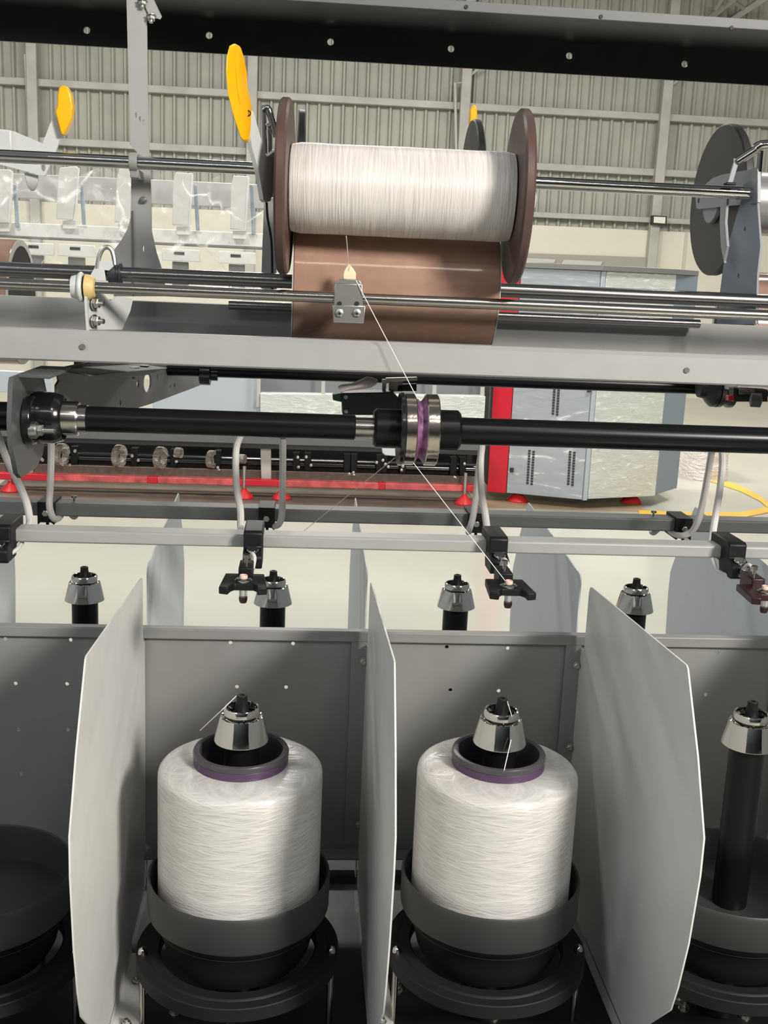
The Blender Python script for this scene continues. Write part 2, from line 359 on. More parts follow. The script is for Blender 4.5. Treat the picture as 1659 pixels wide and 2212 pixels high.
# pots and their base rings
def pot(X, Y, label):
    t = thing('spindle_pot', (X, Y, Z(-.80)), label, 'pot', 'spindle pots')
    MB().lathe([(.098, -.748), (.1020, -.700), (.1035, -.6935), (.1052, -.692), (.1066, -.694), (.1070, -.700), (.1066, -.733), (.1055, -.736)], (X, Y, EYE), n=72).build('rim_band', pot_grey, t)
    MB().lathe([(.030, -.80), (.078, -.797), (.085, -.785), (.0875, -.775), (.093, -.752), (.1050, -.737), (.0985, -.747), (.088, -.755), (.030, -.757)], (X, Y, EYE), n=72, closed=True).build('bowl', pot_dark, t)
    return t
def base_ring(X, Y, label):
    t = thing('base_ring', (X, Y, Z(-.885)), label, 'base ring', 'pot base rings')
    MB().lathe([(.092, -.802), (.092, -.790), (.094, -.7885), (.106, -.7885), (.1065, -.790), (.1075, -.791), (.1190, -.791), (.1200, -.792), (.1200, -.807), (.1185, -.8085), (.095, -.8085)], (X, Y, EYE), n=80, closed=True).build('ring', ring_dark, t)
    for a in (-.17, PI+.17, PI/2+.4, PI/2-.4):
        x, y = X+.1125*math.cos(a), Y+.1125*math.sin(a)
        st = MB().cyl((x, y, Z(-.885)), (x, y, Z(-.79)), .0038, n=14).build('stud', steel, t)
        MB().lathe([(.0052, 0), (.0052, .004), (.0044, .0075), (.0022, .0095), (0, .010)], (x, y, Z(-.792)), n=14).build('cap_nut', chrome, st)
    return t
p0 = pot(XF[1], YF, 'dark pot under the left full yarn package')
r0 = base_ring(XF[1], YF, 'dark ring on studs round the left full package pot')
for k, a, b in ((-1, 'dark pot cut by the left frame edge, outside the bright divider', 'dark ring on studs at the lower left frame edge'), (1, 'dark pot under the right full yarn package', 'dark ring on studs round the right full package pot'), (2, 'empty dark pot round the bare spindle at the right', 'dark ring round the empty pot at the right')):
    dup(p0, (.3*k, 0, 0), a, 'spindle pots'); dup(r0, (.3*k, 0, 0), b, 'pot base rings')

# ================================================================== guide rails, clamps, sensors
fr = MB().box(-1.1, 1.4, 1.300, 1.331, Z(-.3325), Z(-.3165)).build('front_guide_rail', paint_frame, bevel=.0025)
tag(fr, 'light grey square rail carrying the eyelet sensors', 'rail')
br = MB().box(-1.1, 1.4, 1.540, 1.575, Z(-.3545), Z(-.3355)).build('rear_guide_rail', mat('dim_grey_paint', (.125, .13, .13), .5, var=.04), bevel=.0025)
tag(br, 'darker grey square rail behind the sensor rail', 'rail')

def front_clamp(label):
    t = thing('rail_clamp', (0, 1.30, Z(-.355)), label, 'rail clamp', 'black clamps on the front rail')
    w = .0115
    MB().prism([(-w, y, Z(z)) for y, z in [(1.338, -.306), (1.280, -.306), (1.276, -.309), (1.276, -.326), (1.262, -.330), (1.258, -.334), (1.258, -.346), (1.264, -.349), (1.300, -.349), (1.305, -.336), (1.338, -.336)]], (2*w, 0, 0)).build('body', black_plastic, t, .0016)
    b = MB().lathe([(.0068, 0), (.0072, .0008), (.0072, .0024), (.0068, .003)], (0, 1.267, Z(-.328)), (0, -.25, 1), 24); b.lathe([(.006, -.003), (.006, 0)], (0, 1.267, Z(-.328)), (0, -.25, 1), 20)
    b.build('screw_head', chrome, t)
    return t
def sensor(label, body=black_plastic, lit=False):
    """horseshoe thread sensor with a ringed eyelet, on a short arm"""
    t = thing('thread_sensor', (0, 1.18, Z(-.365)), label, 'thread sensor', 'eyelet thread sensors')
    zt = -.3385
    o = [(-.022, 1.205), (.022, 1.205), (.027, 1.150), (.0165, 1.147), (.0155, 1.158), (.011, 1.164), (-.009, 1.164), (-.013, 1.158), (-.0155, 1.147), (-.0255, 1.150)]
    MB().prism([(x, y, Z(zt-.0085)) for x, y in o], (0, 0, .0085)).build('fork', body, t, .0012)
    MB().box(-.007, .009, 1.196, 1.232, Z(zt-.008), Z(zt+.009)).build('clamp_block', body, t, .0015)
    b = MB().lathe([(.0040, 0), (.0040, .004), (.0036, .0045), (.0025, .0045), (.0025, .002)], (.001, 1.212, Z(zt+.016)), (0, 0, 1), 20); b.cyl((.001, 1.212, Z(zt+.009)), (.001, 1.212, Z(zt+.016)), .0022, n=12)
    b.build('thumb_screw', steel, t)
    MB().tube([(.003, 1.225, Z(zt+.004)), (.003, 1.270, Z(zt-.006))], .0026, 10, smooth=False).build('arm', zinc, t)
    e = MB().lathe([(.0044, .0), (.0095, .0), (.0098, .0016), (.0080, .0032), (.0046, .0040)], (0, 1.1744, Z(zt-.0005)), n=36, closed=True).build('eyelet_collar', chrome, t)
    MB().lathe([(.0028, -.004), (.0044, -.004), (.0046, .006), (.0040, .0070), (.0030, .0064)], (0, 1.1744, Z(zt)), n=30, closed=True).build('eyelet', mat('pink_ceramic', (.75, .50, .40), .3) if 'pink_ceramic' not in bpy.data.materials else bpy.data.materials['pink_ceramic'], t)
    MB().lathe([(.0, -.022), (.0045, -.022), (.0046, -.010), (.0046, -.0085)], (0, 1.172, Z(zt)), n=20).build('glass_sleeve', glass_mat, t)
    MB().lathe([(.0, -.0255), (.0036, -.0245), (.0047, -.0215), (.0048, -.0178), (.0, -.0178)], (0, 1.172, Z(zt)), n=20).build('sleeve_tip', dark_red, t)
    MB().tube([(.008, 1.228, Z(zt-.001)), (.0095, 1.236, Z(zt+.010)), (.006, 1.245, Z(zt+.013)), (.006, 1.262, Z(zt-.004))], .0022, 8).build('lead', cable_mat, t)
    if lit: MB().lathe([(0, 0), (.002, .0005), (.0024, .002), (0, .004)], (.006, 1.150, Z(zt-.004)), (0, -1, 0), 12).build('indicator_led', led, t)
    return t
def shift(t, x):
    t.location.x += x; ORG[t.name] = t.location.copy(); return t
cx = [W(8, 1150, 1.29).x, W(548, 1160, 1.29).x, W(1073, 1178, 1.29).x, W(1583, 1195, 1.29).x]
c1 = shift(front_clamp('black rail clamp left of the middle of the front rail'), cx[1])
dup(c1, (cx[2]-cx[1], 0, 0), 'black rail clamp where the front rail meets the taut thread', 'black clamps on the front rail')
dup(c1, (cx[3]-cx[1], 0, 0), 'black rail clamp at the right end of the front rail', 'black clamps on the front rail')
dup(c1, (cx[0]-cx[1], 0, 0), 'black rail clamp cut by the left frame edge', 'black clamps on the front rail')
sx = [W(526, 1254, 1.1744).x, W(1099, 1263, 1.1744).x, W(1652, 1283, 1.1744).x]
n1 = shift(sensor('left black eyelet sensor above the left full package'), sx[0])
dup(n1, (sx[1]-sx[0], 0, 0), 'black eyelet sensor threaded with the taut white yarn', 'eyelet thread sensors')
n3 = shift(sensor('eyelet sensor tinted dark red by its orange light at the right edge', dark_red, True), sx[2])
# lead wire and steel arm of the right-hand sensor
o = MB().tube([W(1538, 1205, 1.30), W(1550, 1232, 1.29), W(1580, 1244, 1.27), W(1605, 1238, 1.26), W(1618, 1256, 1.24), W(1640, 1265, 1.21)], .0024).build('supply_cable', cable_mat, n3)
o = MB().tube([W(1600, 1228, 1.262), W(1640, 1252, 1.215)], .0028, 12, smooth=False).build('long_arm', zinc, n3)
o = MB().tube([W(-20, 1196, 1.28), W(10, 1201, 1.28), W(35, 1188, 1.29), W(48, 1172, 1.31)], .0026).build('sensor_cable', cable_mat)
tag(o, 'white lead curving under the left edge clamp', 'cable')

def rear_clamp(label):
    t = thing('rear_rail_clamp', (0, 1.53, Z(-.365)), label, 'rail clamp', 'black clamps on the rear rail')
    w = .0115
    MB().prism([(x, 1.528, Z(z)) for x, z in [(-w, -.3315), (w, -.3315), (w, -.364), (w-.001, -.364), (w-.004, -.361), (-w+.004, -.361), (-w+.001, -.364), (-w, -.364)]], (0, .052, 0)).build('body', black_plastic, t, .0012)
    MB().hexnut((0, 1.528, Z(-.3475)), (0, -1, 0), .0047, .0035).build('hex_bolt', zinc, t)
    MB().cyl((.001, 1.534, Z(-.3665)), (.001, 1.534, Z(-.36)), .0022, n=10).build('pin', black_plastic, t)
    return t
rx = [W(98, 1092, 1.528).x, W(576, 1104, 1.528).x, W(1030, 1114, 1.528).x, W(1480, 1128, 1.528).x]
rc = shift(rear_clamp('black clamp on the rear rail beside the left hanging cable'), rx[0])
for i, l in enumerate(['black clamp on the rear rail left of centre', 'black clamp on the rear rail behind the crossing cables', 'black clamp on the rear rail at the right']):
    dup(rc, (rx[i+1]-rx[0], 0, 0), l, 'black clamps on the rear rail')

CR = .0047
def cable(pts, label, r=CR):
    o = MB().tube([W(*p) for p in pts], r, 10).build('cable', cable_mat); return tag(o, label, 'cable', 'pale cables hanging to the guide rails')
cable([(-8, 930, 1.42), (14, 990, 1.42), (38, 1040, 1.42), (57, 1085, 1.40), (64, 1122, 1.38), (62, 1140, 1.36)], 'pale cable slanting down at the left frame edge')
cable([(111, 945, 1.46), (110, 1000, 1.48), (108, 1060, 1.50), (107, 1095, 1.50), (116, 1120, 1.51), (128, 1118, 1.55), (137, 1103, 1.60), (150, 1108, 1.60), (160, 1116, 1.60), (166, 1106, 1.60)], 'pale cable hanging past the leftmost rear clamp')
cable([(522, 935, 1.42), (511, 965, 1.42), (509, 1010, 1.42), (512, 1060, 1.42), (519, 1100, 1.40), (520, 1140, 1.36)], 'pale cable dropping to the rail left of the left sensor')
cable([(611, 945, 1.46), (611, 1000, 1.48), (610, 1070, 1.50), (609, 1110, 1.50), (604, 1130, 1.51), (594, 1136, 1.53), (585, 1130, 1.54), (580, 1122, 1.56)], 'pale cable hanging right of the left rear clamp')
cable([(1046, 945, 1.46), (1036, 1000, 1.48), (1028, 1070, 1.50), (1022, 1115, 1.50), (1015, 1140, 1.51), (1012, 1150, 1.56)], 'pale cable crossing down to the left in front of the red cabinet edge')
cable([(1042, 945, 1.42), (1038, 1000, 1.42), (1040, 1060, 1.42), (1048, 1110, 1.40), (1053, 1150, 1.36)], 'pale cable crossing down to the right behind the threaded clamp')
cable([(1539, 965, 1.46), (1530, 1020, 1.48), (1518, 1085, 1.50), (1508, 1125, 1.50), (1492, 1150, 1.51), (1470, 1157, 1.52), (1452, 1150, 1.55), (1440, 1138, 1.60), (1425, 1140, 1.60), (1412, 1150, 1.60), (1406, 1146, 1.60)], 'pale cable looping round the right rear clamp')
cable([(1556, 965, 1.42), (1561, 990, 1.42), (1556, 1050, 1.42), (1548, 1100, 1.40), (1540, 1150, 1.38), (1536, 1175, 1.36)], 'pale cable dropping beside the right loop')
o = MB().box(-1.1, 1.4, 1.43, 1.47, Z(-.208), Z(-.1945)).build('cable_duct', paint_mid, bevel=.0015); tag(o, 'grey cable duct running just behind the black shaft', 'cable duct')

# ================================================================== black feed shaft
YS = 1.25
def sh(px, py): return W(px, py, YS)
zc = Z(-.1735)
def X_(px, py=910): return W(px, py, YS).x
t = thing('feed_shaft', (X_(450), YS, zc-.02), 'long black feed shaft across the middle of the machine', 'shaft')
AX = (1, 0, 0)
def rod(name, m, a, b, r, par, z=zc, Y=YS, n=48, ch=.0012):
    return MB().lathe([(r-ch, 0), (r, ch), (r, b-a-ch), (r-ch, b-a)], (a, Y, z), AX, n).build(name, m, par)
rod('sleeve', black_satin, X_(147), X_(768), .0145, t)
rod('journal', steel, X_(760), X_(812), .0120, t)
rod('sleeve', black_satin, X_(985), 1.4, .0158, t)
rod('sleeve', black_satin, -1.1, X_(30), .0165, t)
t = thing('feed_pulley', (X_(905), YS, zc-.045), 'grooved feed pulley with chrome rims and purple groove on the black shaft', 'pulley')
rod('hub', black_satin, X_(807), X_(868), .0228, t, ch=.003); rod('hub', black_satin, X_(940), X_(994), .0238, t, ch=.003)
rod('back_flange', black_gloss, X_(861), X_(872), .0425, t)
rod('rim', nickel, X_(871), X_(896), .0415, t); rod('rim', nickel, X_(917), X_(944), .0415, t)
a = X_(895); b = X_(918)
pm = mat('purple_groove', (.20, .085, .17), .45, var=.75, vscale=90)
MB().lathe([(.0405, 0), (.033, (b-a)*.42), (.033, (b-a)*.58), (.0395, b-a)], (a, YS, zc), AX, 64).build('groove', pm, t)

t = thing('bearing_block', (X_(85), YS, zc-.06), 'black flanged bearing on its grey bracket at the left end of the shaft', 'bearing')
XP = W(62, 880, YS).x
pts = [WX(x, y, XP) for x, y in [(36, 815), (44, 803), (84, 803), (97, 840), (100, 900), (70, 962), (62, 975), (36, 985), (28, 970), (20, 915), (22, 880)]]
yz = [(1.175, -.128), (1.18, -.122), (1.31, -.122), (1.315, -.135), (1.345, -.175), (1.30, -.225), (1.27, -.234), (1.20, -.234), (1.185, -.226), (1.165, -.190), (1.165, -.165)]
sheet('bracket_plate', bracket_grey, [(XP, y, Z(z)) for y, z in yz], .005, t, bevel=.001)
MB().box(XP, XP+.036, 1.20, 1.31, Z(-.1245), Z(-.1205)).build('bracket_tab', bracket_grey, t, .001)
fl = []
for k in range(32):
    a = 2*PI*k/32; c = abs(math.cos(a)); rr = .022+.031*max(0, (c-.35)/.65)**1.6
    fl.append((XP+.0026, YS+rr*math.cos(a), zc+rr*math.sin(a)*1.12))
MB().prism(fl, (.011, 0, 0)).build('flange', black_gloss, t, .002)
MB().lathe([(.0285, 0), (.0295, .004), (.0290, .022), (.0265, .031), (.0245, .033), (.0238, .032), (.021, .024), (.0, .024)], (XP+.006, YS, zc), AX, 48).build('housing', black_gloss, t)
MB().lathe([(.0195, .0), (.0195, .042), (.0185, .044), (.0158, .0445), (.0158, .053), (.0, .053)], (XP+.012, YS, zc), AX, 40).build('locking_collar', steel, t)
b = MB(); nut(b, (XP+.018, YS-.043, zc-.008), AX, .0066, .012); b.lathe([(.0095, 0), (.0095, .007)], (XP+.011, YS-.043, zc-.008), AX, 24)
b.build('stud_nut', zinc, t)

# ================================================================== frame members
YC = 1.25
t = thing('channel_beam_tray', (.1, YC, Z(-.135)), 'long light grey folded tray with a raised front lip under the drums', 'tray')
zl0, zl1 = W(829, 806, YC).z, W(829, 740, YC).z
XA, XE = -1.1, 1.4
hl = [(W(178, 749, YC-.001), .0032), (W(1484, 800, YC-.001), .0032)]
b = MB().prism([(XA, y, z) for y, z in [(YC, zl0+.002), (YC+.002, zl0), (YC+.028, zl0), (YC+.028, zl0+.003), (YC+.004, zl0+.003), (YC+.004, zl1-.006), (YC+.009, zl1-.002), (YC+.026, zl1-.002), (YC+.026, zl1+.0005), (YC+.007, zl1+.0005), (YC+.0015, zl1-.004)]], (XE-XA, 0, 0))
b.build('front_lip', paint_frame, t)
zw = W(829, 672, 1.47).z
b = MB().prism([(XA, y, z) for y, z in [(YC+.024, zl1-.002), (YC+.035, Z(-.100)), (YC+.05, Z(-.104)), (1.455, Z(-.104)), (1.47, Z(-.09)), (1.47, zw), (1.50, zw), (1.50, zw-.002), (1.472, zw-.002), (1.472, Z(-.092)), (1.456, Z(-.106)), (YC+.049, Z(-.106)), (YC+.033, Z(-.1015)), (YC+.021, zl1-.004)]], (XE-XA, 0, 0))
b.build('tray', paint_tray, t)
for h, r in hl:
    MB().lathe([(0, 0), (r, 0), (r, .0012), (0, .0012)], h+Vector((0, -.0002, 0)), (0, 1, 0), 20).build('hole', paint_mid, t)

# top channel
YW = 1.57; sc = YW/1.44
zf, zb = W(829, 68, YW).z, W(829, 137, YW).z
t = thing('top_channel', (.1, YW, zb), 'dark overhead steel channel with a row of round holes', 'overhead channel')
hs = [(W(x, y, YW), .0045) for x, y in [(188, 66), (452, 77), (714, 91), (974, 106), (1229, 121), (1478, 139)]]
sheet('web', charcoal, [(-1.3, YW, zb), (1.6, YW, zb), (1.6, YW, zf), (-1.3, YW, zf)], .004, t, hs)
YL = 1.43
MB().box(-1.3, 1.6, YL, YW, zf, zf+.003).build('flange', charcoal, t)
zt = W(829, 0, YL).z; zu = W(829, 15, YL).z
MB().box(-1.3, 1.6, YL-.003, YL, zf-.0005, zf+.0115).build('front_lip', paint_mid, t, .0008)
for x, y in [(1007, 15), (1298, 36), (1580, 60)]:
    p = W(x, y, YL-.003); MB().cyl(p+Vector((0, .001, 0)), p-Vector((0, .0012, 0)), .0024, n=14).build('screw', dark_hole, t)

# upright post with the tube hook
YP = 1.425
t = thing('support_post', W(305, 640, YP), 'grey sheet-metal upright left of centre carrying the chrome tube', 'post')
up = pix(YP, (273, -20), (317, -20), (319, 150), (323, 345), (310, 345), (281, 312), (277, 150))
sheet('upper_plate', paint_frame, up, .003, t, [(W(294, 249, YP), .0014, .0030), (W(303, 257, YP), .0014, .0030), (W(311, 265, YP), .0014, .0030)])
MB().prism(pix(YP-.002, (273, -20), (276.5, -20), (280.5, 150), (284, 312), (281, 312), (277, 150)), (0, .035, 0)).build('edge_flange', paint_frame, t)
lo = pix(YP+.006, (284, 350), (324, 340), (327, 430), (328, 500), (338, 545), (356, 600), (356, 640), (246, 640), (243, 545), (262, 520), (276, 495), (283, 470))
sheet('lower_plate', paint_frame, lo, .004, t, [(W(310, 537, YP+.006), .0009, .004)])
MB().prism(pix(YP+.001, (285.5, 455), (287.5, 455), (288.5, 640), (286.5, 640)), (0, .003, 0)).build('seam', paint_mid, t)
MB().prism(pix(YP-.004, (300, -20), (322, -20), (349, 38), (346, 42), (322, 34)), (0, .004, .002)).build('top_bracket', paint_frame, t)
b = MB(); nut(b, W(327, 34, YP-.004), (0, -.3, -1), .005, .003); nut(b, W(308, 2, YP-.004), (0, -.3, -1), .005, .003); b.build('bracket_nut', zinc, t)
b = MB(); nut(b, W(310, 432, YP+.003), (0, -1, 0), .0036, .002); b.build('nut', zinc, t)
YT = 1.385
tz = W(800, 373, YT).z; rt = .0076
z_t = (W(0, 336, YT).z+W(1400, 408, YT).z)/2
b = MB()
xh = W(289, 345, YT).x
b.lathe([(rt+.0008, -.005), (rt+.003, -.005), (rt+.003, .005), (rt+.0008, .005)], (xh, YT, z_t), AX, 32, True)
b.box(xh-.005, xh+.005, YT, YP+.004, z_t+rt-.001, z_t+rt+.004); b.box(xh-.004, xh+.006, YT-.004, YP+.004, z_t-rt-.010, z_t-rt)
b.build('tube_hook', paint_frame, t, .0008)

ct = MB().lathe([(rt, -1.1), (rt, W(1628, 412, YT).x)], (0, YT, z_t), AX, 40).build('chrome_tube', chrome); tag(ct, 'slim polished chrome tube across the upper machine behind the white spool', 'tube')

# drum shaft + traverse rod
YD = 1.365
z_d = (W(300, 594, YD).z+W(1400, 640, YD).z)/2
ds = MB().lathe([(.0088, -1.1), (.0088, 1.4)], (0, YD, z_d), AX, 40).build('drum_shaft', steel_dark); tag(ds, 'thick polished steel drum shaft behind the thinner rod', 'shaft')
YR = 1.262
z_r = (W(300, 624.5, YR).z+W(1300, 667.5, YR).z)/2
tr = MB().lathe([(.0064, -1.1), (.0064, 1.4)], (0, YR, z_r), AX, 36).build('traverse_rod', steel); tag(tr, 'thin polished traverse rod carrying the thread guide', 'rod')
z3 = W(1200, 688, 1.44).z
o = MB().lathe([(.0058, W(1072, 682, 1.44).x-.35), (.0058, W(1518, 696, 1.44).x)], (0, 1.452, z3), AX, 24).build('rear_traverse_rod', steel_dark); tag(o, 'dark thin rod showing just above the tray, right of the drum', 'rod')

# drums
def drum(xa, xb, label, Y=None, z=None, R=.0765):
    Y = Y or YD; z = z or z_d
    t = thing('winding_drum', ((xa+xb)/2, Y, z-R), label, 'drum', 'brown winding drums')
    L = xb-xa
    MB().lathe([(R-.0012, .0), (R, .0012), (R, L-.0012), (R-.0012, L)], (xa, Y, z), AX, 96).build('shell', brown, t)
    for e, d in ((xa, -1), (xb, 1)):
        MB().lathe([(R-.009, 0), (R-.0003, 0), (R-.0003, d*.0012), (R-.009, d*.0012)], (e, Y, z), AX, 72, True).build('end_ring', white_paint, t)
        MB().lathe([(.010, 0), (R-.009, 0), (R-.009, d*.0006), (.010, d*.0006)], (e, Y, z), AX, 64, True).build('end_bore', dark_hole, t)
    return t
dxa, dxb = W(633, 610, YD-.076).x, W(1079, 640, YD-.076).x
drum(dxa, dxb, 'brown glossy winding drum under the white yarn spool')
YG = 1.70; RG = .092; zg = W(48, 518, YG).z-RG
xl = W(46, 600, YG).x
drum(xl-.26, xl, 'brown drum with an open dark end at the left frame edge', YG, zg, RG)
xr = W(1592, 640, YG).x
drum(xr, xr+.26, 'brown drum half hidden by the grey bracket at the right edge', YG, zg, RG)

# thread guide
t = thing('thread_guide', W(753, 690, YR-.012), 'zinc thread guide with a cream ceramic eye on the traverse rod', 'thread guide')
y0 = YR-.012
MB().prism(pix(y0, (723, 612), (783, 614), (785, 662), (721, 660)), (0, .0035, 0)).build('upper_plate', zinc, t, .0008)
MB().prism(pix(y0, (723, 612), (783, 614), (776, 604), (735, 603)), (0, .012, .0)).build('top_fold', zinc, t, .0008)
MB().prism(pix(y0-.002, (718, 659), (790, 661), (786, 699), (720, 697)), (0, .003, 0)).build('lower_plate', zinc, t, .0008)
b = MB()
for x in (733.5, 771): b.hexnut(W(x, 675.5, y0-.002), (0, -1, 0), .0046, .003)
b.build('hex_nut', zinc, t)
b = MB()
for x in (733.5, 771): b.cyl(W(x, 677.5, y0-.0051), W(x, 677.5, y0-.0062), .0016, n=12); b.cyl(W(x, 656, y0-.0002), W(x, 656, y0-.0012), .0026, n=14)
b.build('screw_hole', dark_hole, t)
o = pix(y0+.004, (741, 604), (769, 605), (769, 590), (763, 580), (756, 572), (752, 572), (745, 581), (741, 591))
MB().prism(o, (0, .007, 0)).build('ceramic_eye', ceramic, t, .0015)
MB().prism(pix(y0+.0036, (752, 585), (755, 585), (756, 574), (754, 574)), (0, .002, 0)).build('thread_slot', nylon, t)

# white guide bracket at left
t = thing('rod_bracket', W(220, 712, 1.272), 'white folded bracket holding the thin rod at the left', 'bracket')
xb_ = W(183, 620, YR).x
MB().torus((xb_-.004, YR, z_r), AX, .0140, .0028, 36, 8).lathe([(.0068, -.007), (.0120, -.006), (.0135, .0), (.0135, .004), (.0068, .004)], (xb_-.008, YR, z_r), AX, 36, True).build('clamp_ring', white_metal, t)
MB().lathe([(.0066, 0), (.0145, 0), (.0138, .005), (.0105, .010), (.0066, .011)], (xb_+.001, YR, z_r), AX, 36, True).build('nylon_bush', nylon, t)
sheet('arm_plate', white_metal, [(xb_+.003, y, z) for y, z in [(YR-.012, z_r-.010), (YR+.012, z_r-.010), (YR+.014, z_r-.03), (YR+.012, Z(-.083)), (YR+.0, Z(-.083)), (YR-.008, z_r-.03)]], .003, t, bevel=.0006)
sheet('side_plate', white_metal, [WV(x, y, (xb_+.006, YR+.004), (xb_+.06, YR+.15)) for x, y in [(190, 633), (222, 634), (227, 640), (234, 648), (241, 650), (250, 640), (286, 645), (280, 672), (262, 712), (193, 712)]], .002, t)
b = MB()
for y in (655, 693): nut(b, W(203, y, YR+.002), (1, -.35, 0), .0058, .006)
b.build('bolt', zinc, t)
t = thing('roller_hook', W(232, 600, YD-.02), 'clear plastic hook roller on the steel shaft at the left', 'hook')
MB().tube(pix(YD-.014, (208, 596), (211, 572), (215, 552), (222, 538), (232, 534), (241, 540), (246, 556), (248, 572)), .0028, 8).build('hook', zinc, t)
MB().prism(pix(YD-.016, (203, 580), (209, 564), (249, 564), (245, 575), (235, 585)), (0, .012, .0)).build('tab', white_metal, t, .0006)
MB().prism(pix(YD-.018, (203, 580), (225, 583), (229, 608), (198, 606), (193, 600), (197, 590)), (0, .003, 0)).build('tab_leg', white_metal, t, .0006)
o = MB().lathe([(.0094, 0), (.0125, .0005), (.0125, .009), (.0112, .010), (.0112, .0125), (.0128, .013), (.0128, .0155), (.0094, .0155)], (W(235, 596, YD).x, YD, z_d), AX, 36, True).build('shaft_collar', mat('dark_steel_collar', (.10, .10, .11), .35, .8)); tag(o, 'dark collar clamped on the drum shaft beside the clear hook', 'collar')

# ================================================================== take-up spool and cradle
YB_ = 1.27
ba = W(628, 410, YB_); bb = W(1100, 432, YB_)
cz = (W(622, 403, YB_).z+W(1108, 428, YB_).z)/2
rot = .05
t = thing('take_up_spool', (ba.x, YB_+.012, cz), 'large white yarn spool between dark flanges resting on the brown drum', 'yarn spool')
dirv = Vector((math.cos(rot), -math.sin(rot), 0))
t.rotation_euler = (0, PI/2, -rot)
L = bb.x-ba.x+.003
RY = .0492; RF = .0955
rows = [(.03, 0.0), (RY-.003, .0)]+[(RY*(1+.006*math.sin(i*.9)*math.sin(i*.37))-(.0018 if i in (0, 24) else 0), .001+(L-.002)*i/24) for i in range(25)]+[(.03, L)]
MB().lathe(rows, (0, 0, 0), (0, 0, 1), 96).build('yarn_winding', yarn_spool, t, local=True)
for z0, z1 in ((-.0125, -.0005), (L+.0005, L+.0125)):
    MB().lathe([(.012, z0), (RF-.0025, z0), (RF, z0+.0025), (RF, z1-.0025), (RF-.0025, z1), (.012, z1)], (0, 0, 0), (0, 0, 1), 96, True).build('flange', brown_dark if False else mat('brown_flange', (.085, .050, .043), .4, var=.1), t, local=True)
MB().cyl((0, 0, -.016), (0, 0, L+.016), .0118, n=24).build('hub', steel, t, local=True)

t = thing('spool_cradle', W(580, 440, 1.30), 'grey spool cradle with the tall yellow hand lever', 'spool cradle')
pa, pb = (W(545, 300, 1.21).x, 1.21), (W(594, 400, 1.262).x, 1.262)
def lv(*pts): return [WV(x, y, pa, pb) for x, y in pts]
arm = sheet('lever_arm', white_metal, lv((542, 238), (567.8, 330), (572.6, 338.7), (593, 324), (593.5, 388), (580, 434), (570, 437), (565, 432), (554, 368), (539, 316), (536, 285)), .005, t, bevel=.001)
yl = lv((508, 95), (496.5, 101.5), (490.7, 123.7), (489, 156.5), (492.6, 202.7), (504, 249), (519.6, 297), (525.4, 307), (537, 308), (541.8, 282), (543.7, 233.6), (540.8, 214), (535, 191), (533, 156.5), (527.3, 125.6), (519.6, 101.5))
g = MB().prism([p+Vector((0, -.008, 0)) for p in yl], (0, .016, 0)).build('yellow_grip', yellow, t, .005)
inn = lv((515, 115), (522, 130), (528, 158), (529, 185), (522, 225), (519, 228), (513, 190), (511, 150), (512, 125))
MB().prism([p+Vector((0, -.0092, 0)) for p in inn], (0, .002, 0)).build('grip_panel', yellow, g, .0008)
MB().torus(WV(536.5, 247, pa, pb)+Vector((0, -.0082, 0)), (0, 1, 0), .0026, .0006, 20, 6).build('hole_ring', black_plastic, g)
MB().cyl(W(574, 405, 1.262)+Vector((-.006, 0, 0)), W(592, 407, 1.262), .0095, n=24).build('bearing', steel, t)
MB().prism(pix(1.37, (604, 311), (1135, 336), (1135, 350), (604, 325)), (0, .02, 0)).build('cross_bar', white_metal, t, .001)
b = MB().tube(pix(1.32, (570, 228), (571, 280), (573, 332)), .0028, 10).tube(pix(1.325, (582, 278), (583, 300), (583, 330)), .0024, 10)
b.build('chrome_rod', chrome, t)
MB().tube(pix(1.32, (567, 240), (578, 234), (586, 255), (592, 275), (598, 296)), .0042, 12).tube(pix(1.32, (578, 275), (590, 268)), .0034, 10, smooth=False).build('spring_link', chrome, t)
MB().lathe([(.009, 0), (.013, .001), (.013, .005), (.009, .007)], W(1142, 432, 1.262), AX, 28).build('outer_bearing', white_metal, t)
MB().prism(pix(1.43, (570, 437), (596, 425), (598, 640), (563, 640)), (0, .003, 0)).build('rear_plate', paint_frame, t)
o = MB().tube(pix(1.40, (576, 437), (578, 470), (586, 520), (588, 590), (588, 640)), .0015).build('thin_wire', black_plastic); tag(o, 'thin dark wire hanging down from the lever pivot', 'wire')

# parked cradle at left (turned away, behind the tube)
t = thing('spool_cradle', W(80, 380, 1.45), 'parked cradle at the left with a short yellow lever', 'spool cradle')
sheet('arm_plate', white_metal, pix(1.45, (-20, 282), (31, 284), (93, 310), (118, 245), (134, 292), (122, 325), (99, 379), (95, 380), (43, 367), (-20, 350)), .005, t, [(W(94, 362, 1.45), .003, .005)], bevel=.001)
MB().prism(pix(1.44, (-20, 276), (24, 281), (26, 330), (-20, 330)), (0, .008, 0)).build('pivot_block', white_metal, t, .002)
MB().prism(pix(1.437, (136, 183), (127, 188), (123.5, 205), (123, 230), (118, 240), (131, 290), (137.5, 292), (154, 256), (157, 230), (153, 203), (145, 187)), (0, .016, 0)).build('yellow_grip', yellow, t, .005)
MB().prism(pix(1.455, (52, 372), (82, 378), (80, 400), (74, 411), (66, 412), (58, 400)), (0, .004, 0)).build('stop_tab', white_metal, t, .0008)

